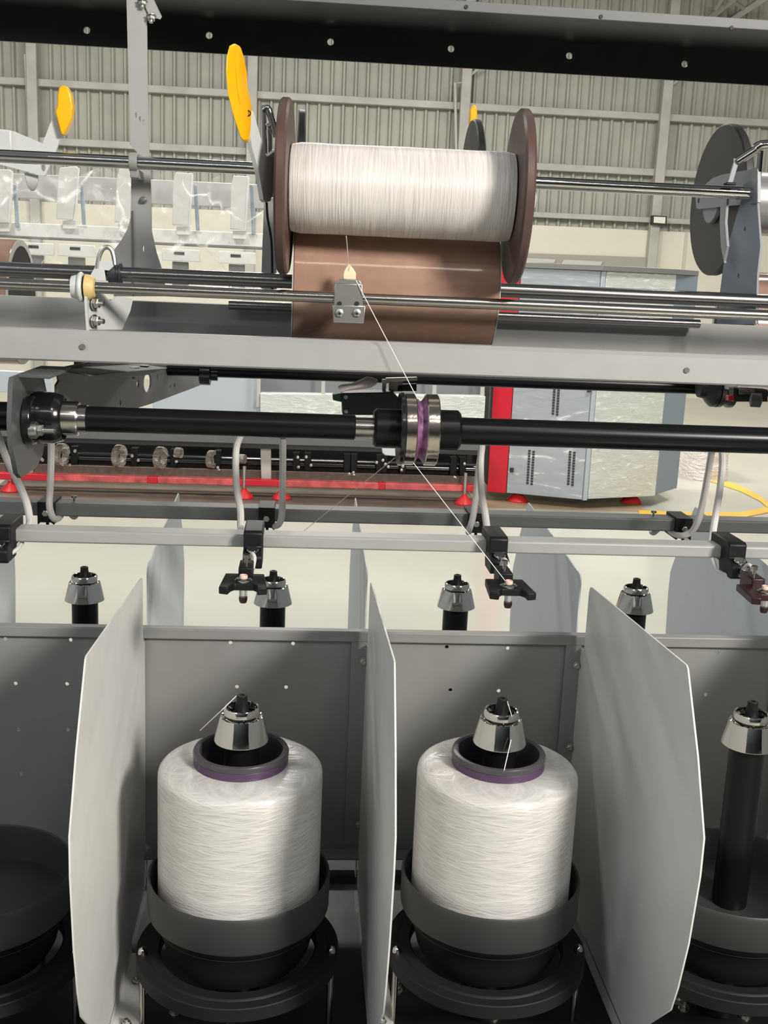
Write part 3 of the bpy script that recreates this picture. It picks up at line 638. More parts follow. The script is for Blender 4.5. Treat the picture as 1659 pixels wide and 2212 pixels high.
# empty raised spool and its bracket at right
YE = 1.535
ec = W(1552, 434, YE)
t = thing('empty_spool', ec, 'empty dark-flanged spool raised at the right edge', 'spool')
RE = .1015
MB().lathe([(.012, 0), (RE-.002, 0), (RE, .002), (RE, .0105), (RE-.002, .0125), (.012, .0125)], ec-Vector((.004, 0, 0)), AX, 80, True).build('flange', flange_black, t)
MB().lathe([(.012, 0), (RE-.002, 0), (RE, .002), (RE, .0105), (RE-.002, .0125), (.012, .0125)], ec+Vector((.254, 0, 0)), AX, 64, True).build('flange', flange_black, t)
MB().lathe([(.041, .0), (.041, .25)], ec+Vector((.006, 0, 0)), AX, 56).build('barrel', mat('grey_barrel', (.32, .32, .32), .35, .5), t)
t = thing('spool_cradle', W(1560, 490, YE-.03), 'raised cradle arm in bluish shade holding the empty spool', 'spool cradle')
MB().lathe([(0, 0), (.030, 0), (.031, .002), (.031, .0055), (0, .0055)], ec-Vector((.011, 0, 0)), AX, 48).build('hub_disc', bracket_shade, t)
sheet('arm_plate', bracket_shade, [WX(x, y, ec.x-.013) for x, y in [(1505, 425), (1507, 449), (1512, 452), (1640, 438), (1640, 360), (1625, 366), (1560, 378), (1545, 384), (1530, 395)]], .004, t, [(WX(1512, 434, ec.x-.013), .0045, .0038)], bevel=.001)
sheet('strut', bracket_shade, pix(1.372, (1571, 396), (1581, 396), (1594, 352), (1586, 346)), .004, t, bevel=.0008)
MB().tube(pix(1.372, (1590, 350), (1612, 336), (1634, 322)), .0052, 14, smooth=False).tube(pix(1.372, (1630, 322), (1645, 314), (1680, 312)), .0060, 14).build('gas_spring', chrome, t)
MB().cyl(W(1637, 396, 1.375), W(1643, 326, 1.375), .0034, n=12).build('spring_rod', chrome, t)
MB().box(W(1566, 396, 1.372).x, W(1588, 397, 1.372).x, 1.368, 1.378, W(1577, 400, 1.372).z, W(1577, 394, 1.372).z).build('rubber_stop', black_plastic, t, .001)

t = thing('tube_bracket', W(1600, 640, 1.40), 'tall grey bracket holding the right end of the chrome tube', 'bracket')
ra, rb = (W(1557, 500, 1.425).x, 1.425), (W(1640, 500, 1.372).x, 1.372)
def rv_(*p): return [WV(x, y, ra, rb) for x, y in p]
sheet('plate', bracket_shade, rv_((1608, 399), (1625, 391), (1635.7, 397), (1638.7, 449), (1644.6, 532), (1638, 590), (1634, 700), (1550, 700), (1557, 634), (1566, 564), (1574, 532), (1603, 433)), .004, t, [(WV(1611, 495, ra, rb), .0014, .003), (WV(1597, 596, ra, rb), .0014, .003)], bevel=.0008)
ka, kb = (W(1557, 480, 1.43).x, 1.43), (W(1573, 480, 1.385).x, 1.385)
sheet('curved_edge', bracket_shade, (lambda *p: [WV(x, y, ka, kb) for x, y in p])((1560, 425), (1573, 425), (1569, 480), (1573, 532), (1566, 564), (1567, 568), (1560, 535), (1557, 480)), .003, t)
MB().torus(W(1627, 407, YT), AX, rt+.0025, .0022, 28, 8).build('tube_collar', bracket_shade, t)

# machine-side spools on the far side
for fx0, fx1, yc, lab in ((655, 1013, 395, 'dark flanged spool of the far side, mostly hidden behind the white spool'),):
    Yq = 1.78; c0 = W(fx0, 384, Yq); c1 = W(fx1, 402, Yq); zc2 = (c0.z+c1.z)/2
    t = thing('far_spool', (c0.x, Yq, zc2-.1), lab, 'spool')
    for x in (c0.x-.010, c1.x-.002): MB().lathe([(.012, 0), (.098, 0), (.100, .002), (.100, .0105), (.098, .0125), (.012, .0125)], (x, Yq, zc2), AX, 72, True).build('flange', flange_black, t)
    MB().lathe([(.05, .0), (.05, c1.x-c0.x)], (c0.x, Yq, zc2), AX, 48).build('winding', yarn_spool, t)
t = thing('far_lever', W(1023, 350, 1.84), 'small yellow lever of the far side, seen beyond the right flange', 'lever')
MB().prism(pix(1.84, (1023, 225), (1016, 235), (1014, 262), (1017, 286), (1027, 292), (1031, 285), (1031, 240), (1029, 228)), (0, .014, 0)).build('yellow_grip', yellow, t, .004)
MB().prism(pix(1.845, (1020, 284), (1031, 284), (1033, 350), (1026, 350)), (0, .004, 0)).build('lever_arm', white_metal, t)

# ================================================================== under-tray parts behind the shaft
ga, gb = (W(120, 850, 1.33).x, 1.33), (W(440, 830, 2.0).x, 2.0)
t = thing('cross_frame_plate', WV(220, 930, ga, gb), 'dark grey cross-frame plate with oval holes under the tray', 'frame plate')
def gv(*p): return [WV(x, y, ga, gb) for x, y in p]
sheet('plate', plate_grey, gv((122, 805), (124, 795), (250, 770), (445, 790), (445, 827), (325, 872), (240, 898), (120, 905), (120, 832), (126, 822)), .003, t,
      [(WV(317, 826, ga, gb), .019, .015), (WV(296, 829, ga, gb), .006, .0062), (WV(338, 816, ga, gb), .005, .0062), (WV(366, 835, ga, gb), .003, .0035), (WV(375, 832, ga, gb), .003, .0035), (WV(258, 870, ga, gb), .003, .004)])
MB().prism(gv((120, 797), (180, 792), (300, 785), (240, 802), (122, 800)), (.05, -.06, .0)).build('top_fold', paint_mid, t, .001)
b = MB(); nut(b, W(290, 793, 1.5), (0, 0, -1), .0055, .010); nut(b, W(312, 789, 1.55), (0, 0, -1), .0055, .004); b.build('hanging_bolt', zinc, t)

zbs = W(905, 815, 1.78).z
o = MB().lathe([(.0118, -.36), (.0118, 1.5)], (0, 1.78, zbs), AX, 32).build('rear_feed_shaft', black_satin); tag(o, 'rear black shaft showing under the tray lip', 'shaft')
o = MB().lathe([(.014, 0), (.020, .002), (.020, .018), (.0125, .020), (.0125, .03)], W(430, 797, 1.78)+Vector((0, 0, -.006)), AX, 28).build('rear_bearing', black_gloss); tag(o, 'small black bearing under the tray at the end of the rear shaft', 'bearing')
t = thing('rear_pulley', W(1550, 870, 1.72), 'dark grey pulley of the rear shaft under the tray at right', 'pulley')
px0 = W(1508, 845, 1.74).x; zz = W(1545, 838, 1.74).z
MB().lathe([(.016, 0), (.018, .01), (.026, .016), (.031, .022), (.031, .028)], (px0, 1.74, zz), AX, 36).build('hub', charcoal, t)
MB().lathe([(.0315, .030), (.0315, .037), (.027, .043), (.0315, .049), (.0315, .056), (.022, .062), (.018, .075)], (px0, 1.74, zz), AX, 40).build('rim', mat('dull_pulley_metal', (.10, .10, .105), .4, .6), t)
t = thing('limit_switch', W(1620, 880, 1.6), 'small switch with a roller wheel and red button under the tray', 'switch')
MB().prism(pix(1.6, (1585, 838), (1659, 842), (1659, 868), (1585, 868)), (0, .02, 0)).build('housing', charcoal, t, .001)
MB().prism(pix(1.595, (1574, 855), (1586, 855), (1586, 866), (1574, 866)), (0, .012, 0)).build('red_button', red, t, .0008)
MB().lathe([(.004, -.002), (.0105, 0), (.0105, .014), (.004, .016)], W(1622, 864, 1.58), (1, -.3, 0), 28).build('roller', paint_mid, t)
MB().prism(pix(1.592, (1597, 840), (1630, 842), (1630, 852), (1597, 852)), (0, .004, 0)).build('lever_plate', steel_dark, t, .0006)

t = thing('sensor_box', W(800, 900, 1.40), 'dark blue-black sensor box behind the pulley with a green connector', 'sensor box')
MB().prism(pix(1.40, (738, 849), (850, 847), (866, 866), (866, 897), (740, 897)), (0, .035, 0)).build('case', mat('blue_black_plastic', (.020, .021, .032), .4), t, .0015)
MB().prism(pix(1.405, (719, 853), (738, 849), (738, 869), (719, 864)), (0, .02, 0)).build('connector', green, t, .0008)
b = MB().lathe([(.0026, 0), (.0030, .001), (.0022, .0022), (0, .0024)], W(748, 888, 1.40), (0, -1, 0), 16).lathe([(.0026, 0), (.0026, .0006), (0, .0006)], W(747, 858, 1.40), (0, -1, 0), 16); b.build('screw', zinc, t)
rg = MB(); rp = [(731, 838), (736, 834), (760, 831), (778, 824), (794, 816), (806, 818), (817, 823), (812, 831), (800, 838), (780, 841), (750, 844), (733, 848)]
top = pix(1.30, *rp); cen = sum(top, Vector())/len(top)
n = len(top); vs = top+[p+Vector((0, .018, 0)) for p in top]+[cen+Vector((0, -.012, .001)), cen+Vector((0, .03, 0))]
rg.add(vs, [(i, (i+1) % n, 2*n) for i in range(n)]+[(n+(i+1) % n, n+i, 2*n+1) for i in range(n)]+[(i, n+i, n+(i+1) % n, (i+1) % n) for i in range(n)])
o = rg.build('plastic_scrap', rag, ang=60); tag(o, 'crumpled pinkish white plastic scrap on the sensor box', 'scrap')
t = thing('trip_lever', W(860, 848, 1.42), 'small metal trip lever mechanism above the sensor box', 'lever')
MB().prism(pix(1.42, (834, 817), (902, 815), (901, 822), (834, 826)), (0, .01, 0)).build('cross_plate', zinc, t, .0006)
MB().prism(pix(1.42, (826, 820), (836, 820), (833, 846), (826, 846)), (0, .01, 0)).build('link', white_metal, t, .0006)
MB().prism(pix(1.425, (840, 822), (870, 822), (870, 846), (840, 846)), (0, .01, 0)).build('block', steel_dark, t, .0006)
MB().prism(pix(1.425, (858, 831), (900, 829), (900, 845), (858, 845)), (0, .008, 0)).build('bracket', black_plastic, t, .0006)
o = MB().prism(pix(1.40, (824, 966), (858, 966), (858, 986), (832, 984), (826, 979)), (0, .006, 0)).build('small_plate', white_metal, bevel=.001); tag(o, 'small white plate peeking out under the pulley hub', 'plate')

# ================================================================== threads
def thread(pts, label, r=.00042):
    o = MB().tube(pts, r, 6, smooth=False).build('yarn_thread', thread_mat); return tag(o, label, 'thread')
thread([W(1097, 1262, 1.1744), W(893, 1000, YS-.036)], 'taut white thread from the right eyelet sensor up to the pulley')
thread([W(902, 862, YS-.02), W(769, 606, YR-.012)], 'taut white thread from the pulley up to the ceramic eye', .00048)
arc = []
for k in range(9):
    a = -2.2+(.75+2.2)*k/8
    arc.append(Vector((W(905, 920, YS).x+.002-.004*math.sin(PI*k/8)*0, YS-.0345*math.cos(a*.55), zc+.0345*math.sin(a*.62))))
thread([Vector((W(904, 925, YS-.03).x, YS-.0352*math.cos(th), zc+.0352*math.sin(th))) for th in [i*.2-1.1 for i in range(12)]], 'thread wrapped round the purple groove of the pulley', .00045)
thread([W(853, 989, 1.30), W(650, 1152, 1.52)], 'fine second thread slanting from the pulley down to the rear rail', .00038)
thread([W(752, 574, YR-.006), W(751, 545, 1.23), W(748, 510, 1.215)], 'short thread rising from the ceramic eye to the spool', .0004)
thread([W(511, 1503, YF), W(480, 1533, YF-.005), W(432, 1578, YF+.02)], 'loose thread from the left spindle nozzle down to its package', .0005)
thread([W(1095, 1513, YF-.002), W(1106, 1548, YF-.02)], 'thread from the right spindle nozzle over its ring', .00045)
thread([W(1104, 1598, YF-.032), W(1088, 1668, YF-.054)], 'thread hanging from the right spindle cap onto the core rim', .0005)

# ================================================================== far machine behind (7 m away)
YM = 7.2
def slab(name, m, par, Y, dep, *pts, bevel=.004): return MB().prism(pix(Y, *pts), (0, dep, 0)).build(name, m, par, bevel)
t = thing('far_machine', (W(300, 1060, YM).x, YM, 0), 'second twisting machine under clear plastic across the hall', 'machine')
slab('inner_panel', mat('hazy_grey_panel', (.36, .36, .35), .5), t, YM+.5, .03, (-20, 372), (595, 400), (595, 452), (-20, 425))
GP = [[(-20, 365), (20, 366), (27, 372), (22, 481), (-20, 481)], [(129, 362), (164, 359), (171, 366), (157, 475), (121, 473), (125, 388)], [(258, 364), (291, 364), (288, 482), (247, 480), (252, 392)], [(379, 372), (417, 375), (413, 400), (409, 488), (372, 486), (374, 396)], [(504, 379), (538, 381), (536, 497), (497, 495), (499, 402)]]
for k, g in enumerate(GP):
    o = slab('guard_plate', white_paint, t, YM, .03, *g)
    x = max(p[0] for p in g); yb = max(p[1] for p in g)
    slab('guard_edge', white_metal, o, YM-.004, .004, (x-4, g[1][1]+3), (x+1, g[1][1]+4), (x-6, yb), (x-10, yb))
    slab('dark_strip', blue_grey, o, YM+.04, .02, (x+1, 398), (x+9, 400), (x+14, yb+10), (x+6, yb+10))
    slab('tab', paint, o, YM+.03, .02, (x-36, yb), (x-6, yb), (x-6, yb+20), (x-36, yb+19))
slab('upper_beam', paint, t, YM+.06, .06, (-20, 478), (597, 506), (597, 536), (-20, 508))
slab('beam_edge', paint_mid, t, YM+.05, .05, (-20, 508), (597, 536), (597, 541), (-20, 512))
for x in (75, 165, 390, 512):
    y = 525+(x)*.045
    o = slab('arm_bracket', paint, t, YM, .02, (x-40, y-6), (x+40, y-2), (x+42, y+24), (x-40, y+20))
    slab('slot', dark_hole, o, YM-.004, .004, (x-14, y+1), (x+8, y+2), (x+8, y+8), (x-14, y+7), bevel=0)
    slab('arm_block', paint_mid, o, YM+.02, .06, (x-18, y+22), (x+16, y+24), (x+16, y+95), (x-18, y+90))
slab('side_panel', pale_panel, t, YM+.1, .05, (330, 740), (562, 750), (562, 905), (330, 895))
slab('side_panel', mat('dusky_panel', (.25, .26, .275), .5), t, YM+.3, .04, (560, 745), (1052, 765), (1049, 860), (560, 850))
slab('wrapped_beam', wrap_film, t, YM, .10, (562, 850), (1049, 856), (1046, 910), (562, 905))
for x in (557, 697, 938, 1042): slab('upright', white_paint, t, YM+.02, .03, (x, 745), (x+8, 745), (x+4, 880), (x-4, 880))
slab('left_panel', pale_panel, t, YM+.1, .05, (-20, 800), (110, 806), (110, 850), (-20, 846))
slab('rear_black_panel', charcoal, t, YM+.42, .03, (-20, 905), (1036, 945), (1028, 1052), (-20, 1022))
slab('grey_beam', paint_mid, t, YM-.02, .10, (-20, 925), (1042, 958), (1041, 974), (-20, 942))
slab('beam_underside', charcoal, t, YM-.01, .12, (-20, 940), (1044, 972), (1043, 984), (-20, 952))
slab('kick_board', brown_board, t, YM+.10, .02, (-20, 1000), (1030, 1030), (1028, 1052), (-20, 1023))
for dz, r in ((982, .04), (1003, .018)):
    p0 = W(0, dz, YM+.2); p1 = W(1030, dz+33, YM+.2); zz = (p0.z+p1.z)/2
    MB().cyl((p0.x-.1, YM+.2, zz), (p1.x, YM+.2, zz), r, n=24).build('drive_shaft', black_gloss, t)
wm = film('film_wrapped_wheel', (.50, .46, .40), 1, .2, 40, .9, 1)
for x, y, r in [(133, 982, .075), (258, 985, .075), (347, 989, .075), (386, 978, .035), (458, 992, .06), (524, 991, .03)]:
    p = W(x, y, YM+.12); MB().lathe([(r*.55, -.02), (r, -.02), (r*1.02, .0), (r, .02), (r*.55, .02)], p, (1, -.38, 0), 32, True).build('wheel', wm, t)
random.seed(3)
for x in (95, 160, 290, 375, 470, 640, 665, 750, 765, 820, 830, 870, 980, 1000):
    y = 985+x*.028
    slab('shaft_bearing', black_plastic, t, YM+.13, .06, (x-7, y-25), (x+8, y-25), (x+6, y+24), (x-8, y+24))
    b = MB()
    for k in range(2): b.lathe([(.0, 0), (.012, .0), (.010, .012), (0, .014)], W(x+random.uniform(-9, 9), y+random.uniform(-18, 22), YM+.11), (0, -1, 0), 10)
    b.build('bearing_bolt', zinc, t)
for a, c, m in [(-20, 105, red), (104, 318, red_film), (318, 340, red), (340, 515, red_film), (515, 610, red), (608, 818, red_film), (816, 832, red), (832, 998, red_film), (996, 1030, red)]:
    f = lambda x: 1022+x*.026
    slab('red_rail', m, t, YM-.02, .06, (a, f(a)), (c, f(c)), (c, f(c)+14), (a, f(a)+14))
for x in (45, 562):
    slab('white_post', white_paint, t, YM+.06, .06, (x, 945), (x+23, 946), (x+24, 1022+x*.026), (x+2, 1022+x*.026))
fm = mat('red_foot', (.70, .03, .03), .4)
for x, y in [(23, 1062), (527, 1077), (608, 1079), (1002, 1090)]:
    p = WZ(x, y, .0); b = MB().lathe([(.0, 0), (.062, 0), (.064, .012), (.045, .035), (.018, .06), (.016, .075), (0, .075)], p, n=28); f_ = b.build('foot', fm, t)
    MB().cyl(p+Vector((0, 0, .07)), p+Vector((0, 0, .22)), .013, n=12).build('stem', zinc, f_)
for x, y in ((170, 1062), (1345, 1098)):
    pass

# clear film draped over it
def film_sheet(x0, x1, nx, ny, Y, ytop, ybot, seed, label):
    vs = []; fs = []
    for j in range(ny+1):
        for i in range(nx+1):
            u = i/nx; v = j/ny; x = x0+(x1-x0)*u; sag = 22*math.sin(u*PI*4.6+.4)**2
            y = ytop+.05*x+(sag if j == 0 else sag*(1-v))+(ybot-ytop)*v
            q = noise.noise(Vector((u*9+seed, v*3, seed)))*.10+noise.noise(Vector((u*26, v*9+seed, 2)))*.05
            vs.append(W(x, y, Y-.10*math.sin(v*PI)+q))
    for j in range(ny):
        for i in range(nx): fs.append((j*(nx+1)+i, j*(nx+1)+i+1, (j+1)*(nx+1)+i+1, (j+1)*(nx+1)+i))
    o = MB().add(vs, fs).build('plastic_sheet', clear_film, ang=180); tag(o, label, 'plastic sheet'); return o
film_sheet(-30, 590, 90, 40, YM-.35, 352, 600, 3.1, 'crinkled clear plastic sheet draped over the far machine')

# film-wrapped cabinet at right
A, Bc, Cc, Dc = (W(1062, 900, 7.32), W(1275, 900, 7.1), W(1432, 900, 7.28), W(1478, 900, 7.55))
t = thing('control_cabinet', ((A.x+Cc.x)/2, 7.3, 0), 'red and grey control cabinet partly in milky film across the hall', 'cabinet')
zb0, zt0 = W(1275, 1082, 7.1).z, W(1275, 584, 7.1).z
zt1 = W(1100, 566, 7.3).z; zbr = W(1080, 1064, 7.3).z
def wallseg(name, m, a, b, z0, z1, th=.03, par=None, bevel=.004):
    a = Vector(a); b = Vector(b); nrm = Vector((-(b-a).y, (b-a).x, 0)).normalized()*th
    return MB().prism([(a.x, a.y, z0), (b.x, b.y, z0), (b.x, b.y, z1), (a.x, a.y, z1)], nrm).build(name, m, par, bevel)
def lerp(a, b, k): return a+(b-a)*k
pts = [A, Bc, Cc, Dc]
body = MB().prism([(A.x+.01, A.y+.02, zb0+.03), (Bc.x, Bc.y+.03, zb0+.03), (Cc.x, Cc.y+.03, zb0+.03), (Dc.x-.01, Dc.y, zb0+.03), (Dc.x-.02, 8.0, zb0+.03), (A.x+.02, 8.0, zb0+.03)], (0, 0, zt0-zb0-.03)).build('body', blue_grey, t, .004)
E1 = lerp(A, Bc, .155+.045)
wallseg('red_panel', red, A, lerp(A, Bc, .2), zbr, zt0+.01, .03, t)
dr = wallseg('door', grey_film, lerp(A, Bc, .205), lerp(A, Bc, .985), zb0+.005, zt0, .028, t)
pa2, pb2 = (A.x, A.y-.004), (Bc.x, Bc.y-.004)
vm = mat('vent_slot', (.03, .03, .035), .6)
for cx_, cy_ in ((1148, 1010), (1236, 1012), (1203, 860)):
    b = MB()
    for r_ in range(13):
        for c_ in range(2):
            p = WV(cx_-6+c_*9-(r_-5)*.36, cy_-36+r_*5.8+c_*2, pa2, pb2)
            b.box(p.x-.0075, p.x+.0075, p.y-.002, p.y+.004, p.z-.006, p.z+.006)
    b.build('vent_slots', vm, dr)
b = MB()
for px_, py_ in ((1272, 842), (1105, 1015)):
    p = WV(px_, py_, pa2, pb2); b.box(p.x-.012, p.x+.012, p.y-.015, p.y+.005, p.z-.014, p.z+.014)
b.build('latch', charcoal, dr)
wallseg('corner_post', pale_panel, lerp(Bc, Cc, 0), lerp(Bc, Cc, .055), zb0, zt0, .03, t)
wallseg('wrapped_door', wrap_film, lerp(Bc, Cc, .06), Cc, zb0+.01, zt0, .03, t)
wallseg('side_panel', pale_panel if False else blue_grey, Cc, Dc, zb0+.02, zt0, .03, t)
MB().prism([(A.x, A.y-.02, zt0), (Bc.x, Bc.y-.03, zt0), (Cc.x, Cc.y-.03, zt0), (Dc.x, Dc.y, zt0), (Dc.x, 8.0, zt0), (A.x, 8.0, zt0)], (0, 0, .035)).build('top_cover', mat('dusty_grey_top', (.20, .20, .19), .6), t, .003)
slab('dark_seam', charcoal, t, 7.36, .2, (1054, 765), (1062, 765), (1046, 1052), (1039, 1052))
for x, y in [(1125, 1091), (1373, 1093)]:
    p = WZ(x, y, .0); p.y += .12; f_ = MB().lathe([(.0, 0), (.075, 0), (.077, .012), (.055, .035), (.022, .065), (.02, .085), (0, .085)], p, n=28).build('foot', fm, t)
    MB().cyl(p+Vector((0, 0, .07)), p+Vector((0, 0, zb0+.05)), .018, n=12).build('stem', zinc, f_)

for (xa_, ya_, xb__, yb__, m, l) in ((-60, 1088, 1040, 1100, mat('brown_floor_patch', (.15, .115, .09), .45, var=.25, vscale=4), 'brown sheeting on the floor under the far machine'), (1042, 1098, 1400, 1104, mat('tan_floor_patch', (.33, .25, .15), .45, var=.2, vscale=4), 'tan sheeting on the floor under the red and grey cabinet')):
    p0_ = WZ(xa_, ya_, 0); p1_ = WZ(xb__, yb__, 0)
    o = MB().box(p0_.x, p1_.x, (p0_.y+p1_.y)/2, 8.3, .0005, .004).build('floor_patch', m); tag(o, l, 'patch')  # flat brown and tan patches lying over the floor

# low pale glossy mound beyond the cabinet
def blob(x0, x1, y0, y1, h, label, m):
    vs = []; fs = []; n = 26; k = 10
    for j in range(k+1):
        for i in range(n):
            a = 2*PI*i/n; c, s_ = math.cos(a), math.sin(a); q = .62
            sx_, sy_ = math.copysign(abs(c)**q, c), math.copysign(abs(s_)**q, s_)
            v = j/k; rr = (1-.06*v) if v < .8 else (1-.06*.8-(v-.8)*3.2)
            d = 1+.05*noise.noise(Vector((i*.9, j*.7, x0)))
            vs.append(((x0+x1)/2+(x1-x0)/2*sx_*rr*d, (y0+y1)/2+(y1-y0)/2*sy_*rr*d, h*min(1, v*1.22)*(1+.04*noise.noise(Vector((i, j, 4))))))
    for j in range(k):
        for i in range(n): fs.append((j*n+i, j*n+(i+1) % n, (j+1)*n+(i+1) % n, (j+1)*n+i))
    fs.append(tuple(k*n+i for i in range(n))); fs.append(tuple(range(n))[::-1])
    o = MB().add(vs, fs).build('pale_mound', m, ang=60); return tag(o, label, 'mound')
pb_ = WZ(1500, 1040, 0); pc_ = WZ(1585, 1042, 0)
blob(pb_.x, pc_.x, pb_.y, pb_.y+.7, .30, 'low pale bundle with a glossy surface on the floor beyond the cabinet', film('glossy_white_mound', (.80, .74, .72), 1, .15, 14, .9, 1))

# ================================================================== the hall
def smat(*a, **k): return mat(*a, **k)
floor_m = mat('pale_epoxy_floor', (.44, .435, .375), .18, spec=.6, var=.05, vscale=1.3, bump=.02, bscale=4)
fl_ = MB().box(-22, 22, -8, 17, -.05, 0).build('floor', floor_m); struct(fl_)
YWL = 15.0
rib = MB(); zlo = W(1300, 494, YWL).z; zhi = Z(4.1)
pitch = .155; x = -13.0; prof = []
while x < 15.0:
    prof += [(x, 0), (x+pitch*.62, 0), (x+pitch*.72, -.05), (x+pitch*.88, -.05)]; x += pitch
prof.append((x, 0))
vs = []; fs = []
for px_, dy in prof: vs += [(px_, YWL+dy, zlo), (px_, YWL+dy, zhi)]
for i in range(len(prof)-1): fs.append((2*i, 2*i+2, 2*i+3, 2*i+1))
nb = len(vs); vs += [(prof[0][0], YWL+.1, zlo), (prof[-1][0], YWL+.1, zlo), (prof[-1][0], YWL+.1, zhi), (prof[0][0], YWL+.1, zhi)]; fs.append((nb, nb+1, nb+2, nb+3))
wl = rib.add(vs, fs).build('wall_back', mat('beige_ribbed_cladding', (.37, .37, .325), .55, var=.10, vscale=2.2), ang=20); struct(wl)
ml = MB().box(-13, 15, YWL-.12, YWL+.1, 0, zlo).build('wall_back_lower', mat('cream_plaster', (.66, .635, .53), .6, var=.03, vscale=2)); ml.name = 'wall_back_base'; struct(ml)
gm = mat('galvanised_girt', (.42, .415, .38), .5, var=.15, vscale=3)
k = 1
def wall_line(name, pts, dep, yy):
    global k
    a, b = pts; zc_ = (W(*a, yy).z+W(*b, yy).z)/2
    return zc_
for (a, b, h) in [((0, 173), (1659, 268), .09), ((0, 296), (1400, 376), .09), ((0, 398), (1650, 497), .07)]:
    zz = (W(*a, YWL-.1).z+W(*b, YWL-.1).z)/2
    o = MB().box(-13, 15, YWL-.15, YWL-.04, zz-h/2, zz+h/2).build('trim_%d' % k, gm, bevel=.008); struct(o); k += 1
for xt, xb2 in ((70, 80), (545, 530), (1006, 985), (1441, 1412)):
    p = W(xt, 200, YWL-.2); wd = .065
    o = MB().box(p.x-wd, p.x+wd, YWL-.24, YWL-.12, 0, Z(4.1)).build('trim_%d' % k, gm, bevel=.01); struct(o); k += 1
    if xt > 900:
        yb_ = 170 if xt < 1100 else 192
        b = MB().prism([(p.x-.02, YWL-.2, W(xt, yb_, YWL-.2).z), (p.x+.02, YWL-.2, W(xt, yb_, YWL-.2).z), (p.x+.20, YWL-.2, W(xt, yb_-28, YWL-.2).z), (p.x+.15, YWL-.2, W(xt, yb_-28, YWL-.2).z)], (0, .05, 0)).build('trim_%d' % k, gm); struct(b); k += 1
o = MB().tube([W(986, 340, YWL-.2), W(983, 180, YWL-.2), W(1002, 178, YWL-.2)], .018, 8, smooth=False).build('conduit', white_paint); tag(o, 'thin white conduit beside a wall column above the right flange', 'conduit')
o = MB().tube([W(64, 290, YWL-.2), W(54, 118, YWL-.2), W(78, 116, YWL-.2)], .018, 8, smooth=False).build('conduit', white_paint); tag(o, 'thin white conduit on the wall at the far left', 'conduit')
# wall flood light
t = thing('flood_light', W(1425, 490, YWL-.3), 'small square flood light at the foot of the ribbed wall cladding', 'flood light')
slab('housing', charcoal, t, YWL-.32, .10, (1410, 465), (1441, 467), (1440, 487), (1409, 485))
slab('lens', mat('frosted_lens', (.75, .75, .62), .4), t, YWL-.33, .012, (1413, 468), (1438, 469), (1437, 483), (1412, 481), bevel=.002)
o = thing('louvre_window', W(1250, 575, YWL-.16), 'long narrow louvre frame on the plaster wall above the cabinet', 'louvre')
slab('frame', mat('pale_beige_frame', (.33, .315, .27), .6), o, YWL-.16, .03, (1090, 545), (1396, 556), (1396, 580), (1090, 570))
for x in (1110, 1205, 1306):
    slab('slat', white_paint, o, YWL-.19, .03, (x-88, 556+(x-1200)*.045), (x-4, 560+(x-1200)*.045), (x-8, 568+(x-1200)*.045), (x-94, 566+(x-1200)*.045), bevel=.002)
o = MB().box(W(1478, 560, YWL-.15).x-.015, W(1478, 560, YWL-.15).x+.015, YWL-.14, YWL-.11, 0, zlo).build('trim_%d' % k, mat('plaster_joint', (.54, .52, .44), .7)); struct(o); k += 1
# roof, skylight, truss
za, zb2 = Z(3.55), Z(5.2)
rv = []; rfm = mat('pale_roof_sheet', (.50, .485, .45), .6, var=.10, vscale=1.5)
x = -12.0; vs = []; fs = []
prof = []
while x < 15:
    prof += [(x, 0), (x+.30, 0), (x+.33, -.03), (x+.37, 0)]; x += .4
for px_, dz in prof: vs += [(px_, 16.2, za+dz), (px_, 7.0, zb2+dz)]
for i in range(len(prof)-1): fs.append((2*i, 2*i+1, 2*i+3, 2*i+2))
nb = len(vs); vs += [(-12, 16.2, za+.1), (15, 16.2, za+.1), (15, 7, zb2+.1), (-12, 7, zb2+.1)]; fs.append((nb, nb+1, nb+2, nb+3))
o = MB().add(vs, fs).build('ceiling', rfm, ang=20); struct(o)
def roofpt(px, py, off=-.06):
    d = ray(px, py); s_ = (zb2-za)/(16.2-7.0); t_ = (za+16.2*s_+off-EYE)/(d.z+d.y*s_); return CAM+d*t_
sk = [roofpt(*p) for p in [(1347, -14), (1369, -12), (1356, 20), (1334, 18)]]
o = MB().prism(sk, (0, 0, .02)).build('strip_lamp', mat('lit_strip', (1, .9, .75), .5, emit=(1, .84, .66), estr=2.2)); tag(o, 'small lit strip on the roof at the top right', 'strip lamp')
pr = mat('roof_purlin', (.34, .33, .31), .6)
for y0_ in (8.6, 10.4, 12.2, 14.0):
    s_ = (zb2-za)/(16.2-7.0); zz = za+(16.2-y0_)*s_
    o = MB().box(-12, 15, y0_-.04, y0_+.04, zz-.20, zz-.05).build('trim_%d' % k, pr); struct(o); k += 1
tt = thing('roof_truss', roofpt(1590, 20, -.5), 'steel roof truss with diagonal struts at the top right corner', 'truss')
def bar(a, b, r=.05): return MB().tube([a, b], r, 4, smooth=False)
q = [roofpt(x, y, -.35) for x, y in [(1525, 45), (1620, -30), (1570, -20), (1605, 0), (1562, 55), (1606, 18), (1568, 30), (1548, 20), (1566, -10), (1659, -10)]]
MB().tube([q[0], q[1]], .05, 4, smooth=False).build('chord', pr, tt)
MB().tube([q[2], q[4]], .035, 4, smooth=False).build('upright', pr, tt)
MB().tube([q[7], q[8]], .03, 4, smooth=False).build('strut', gm, tt)
MB().tube([q[8], q[5]], .03, 4, smooth=False).build('strut', pr, tt)
MB().tube([q[4], q[9]], .05, 4, smooth=False).build('lower_chord', gm, tt)
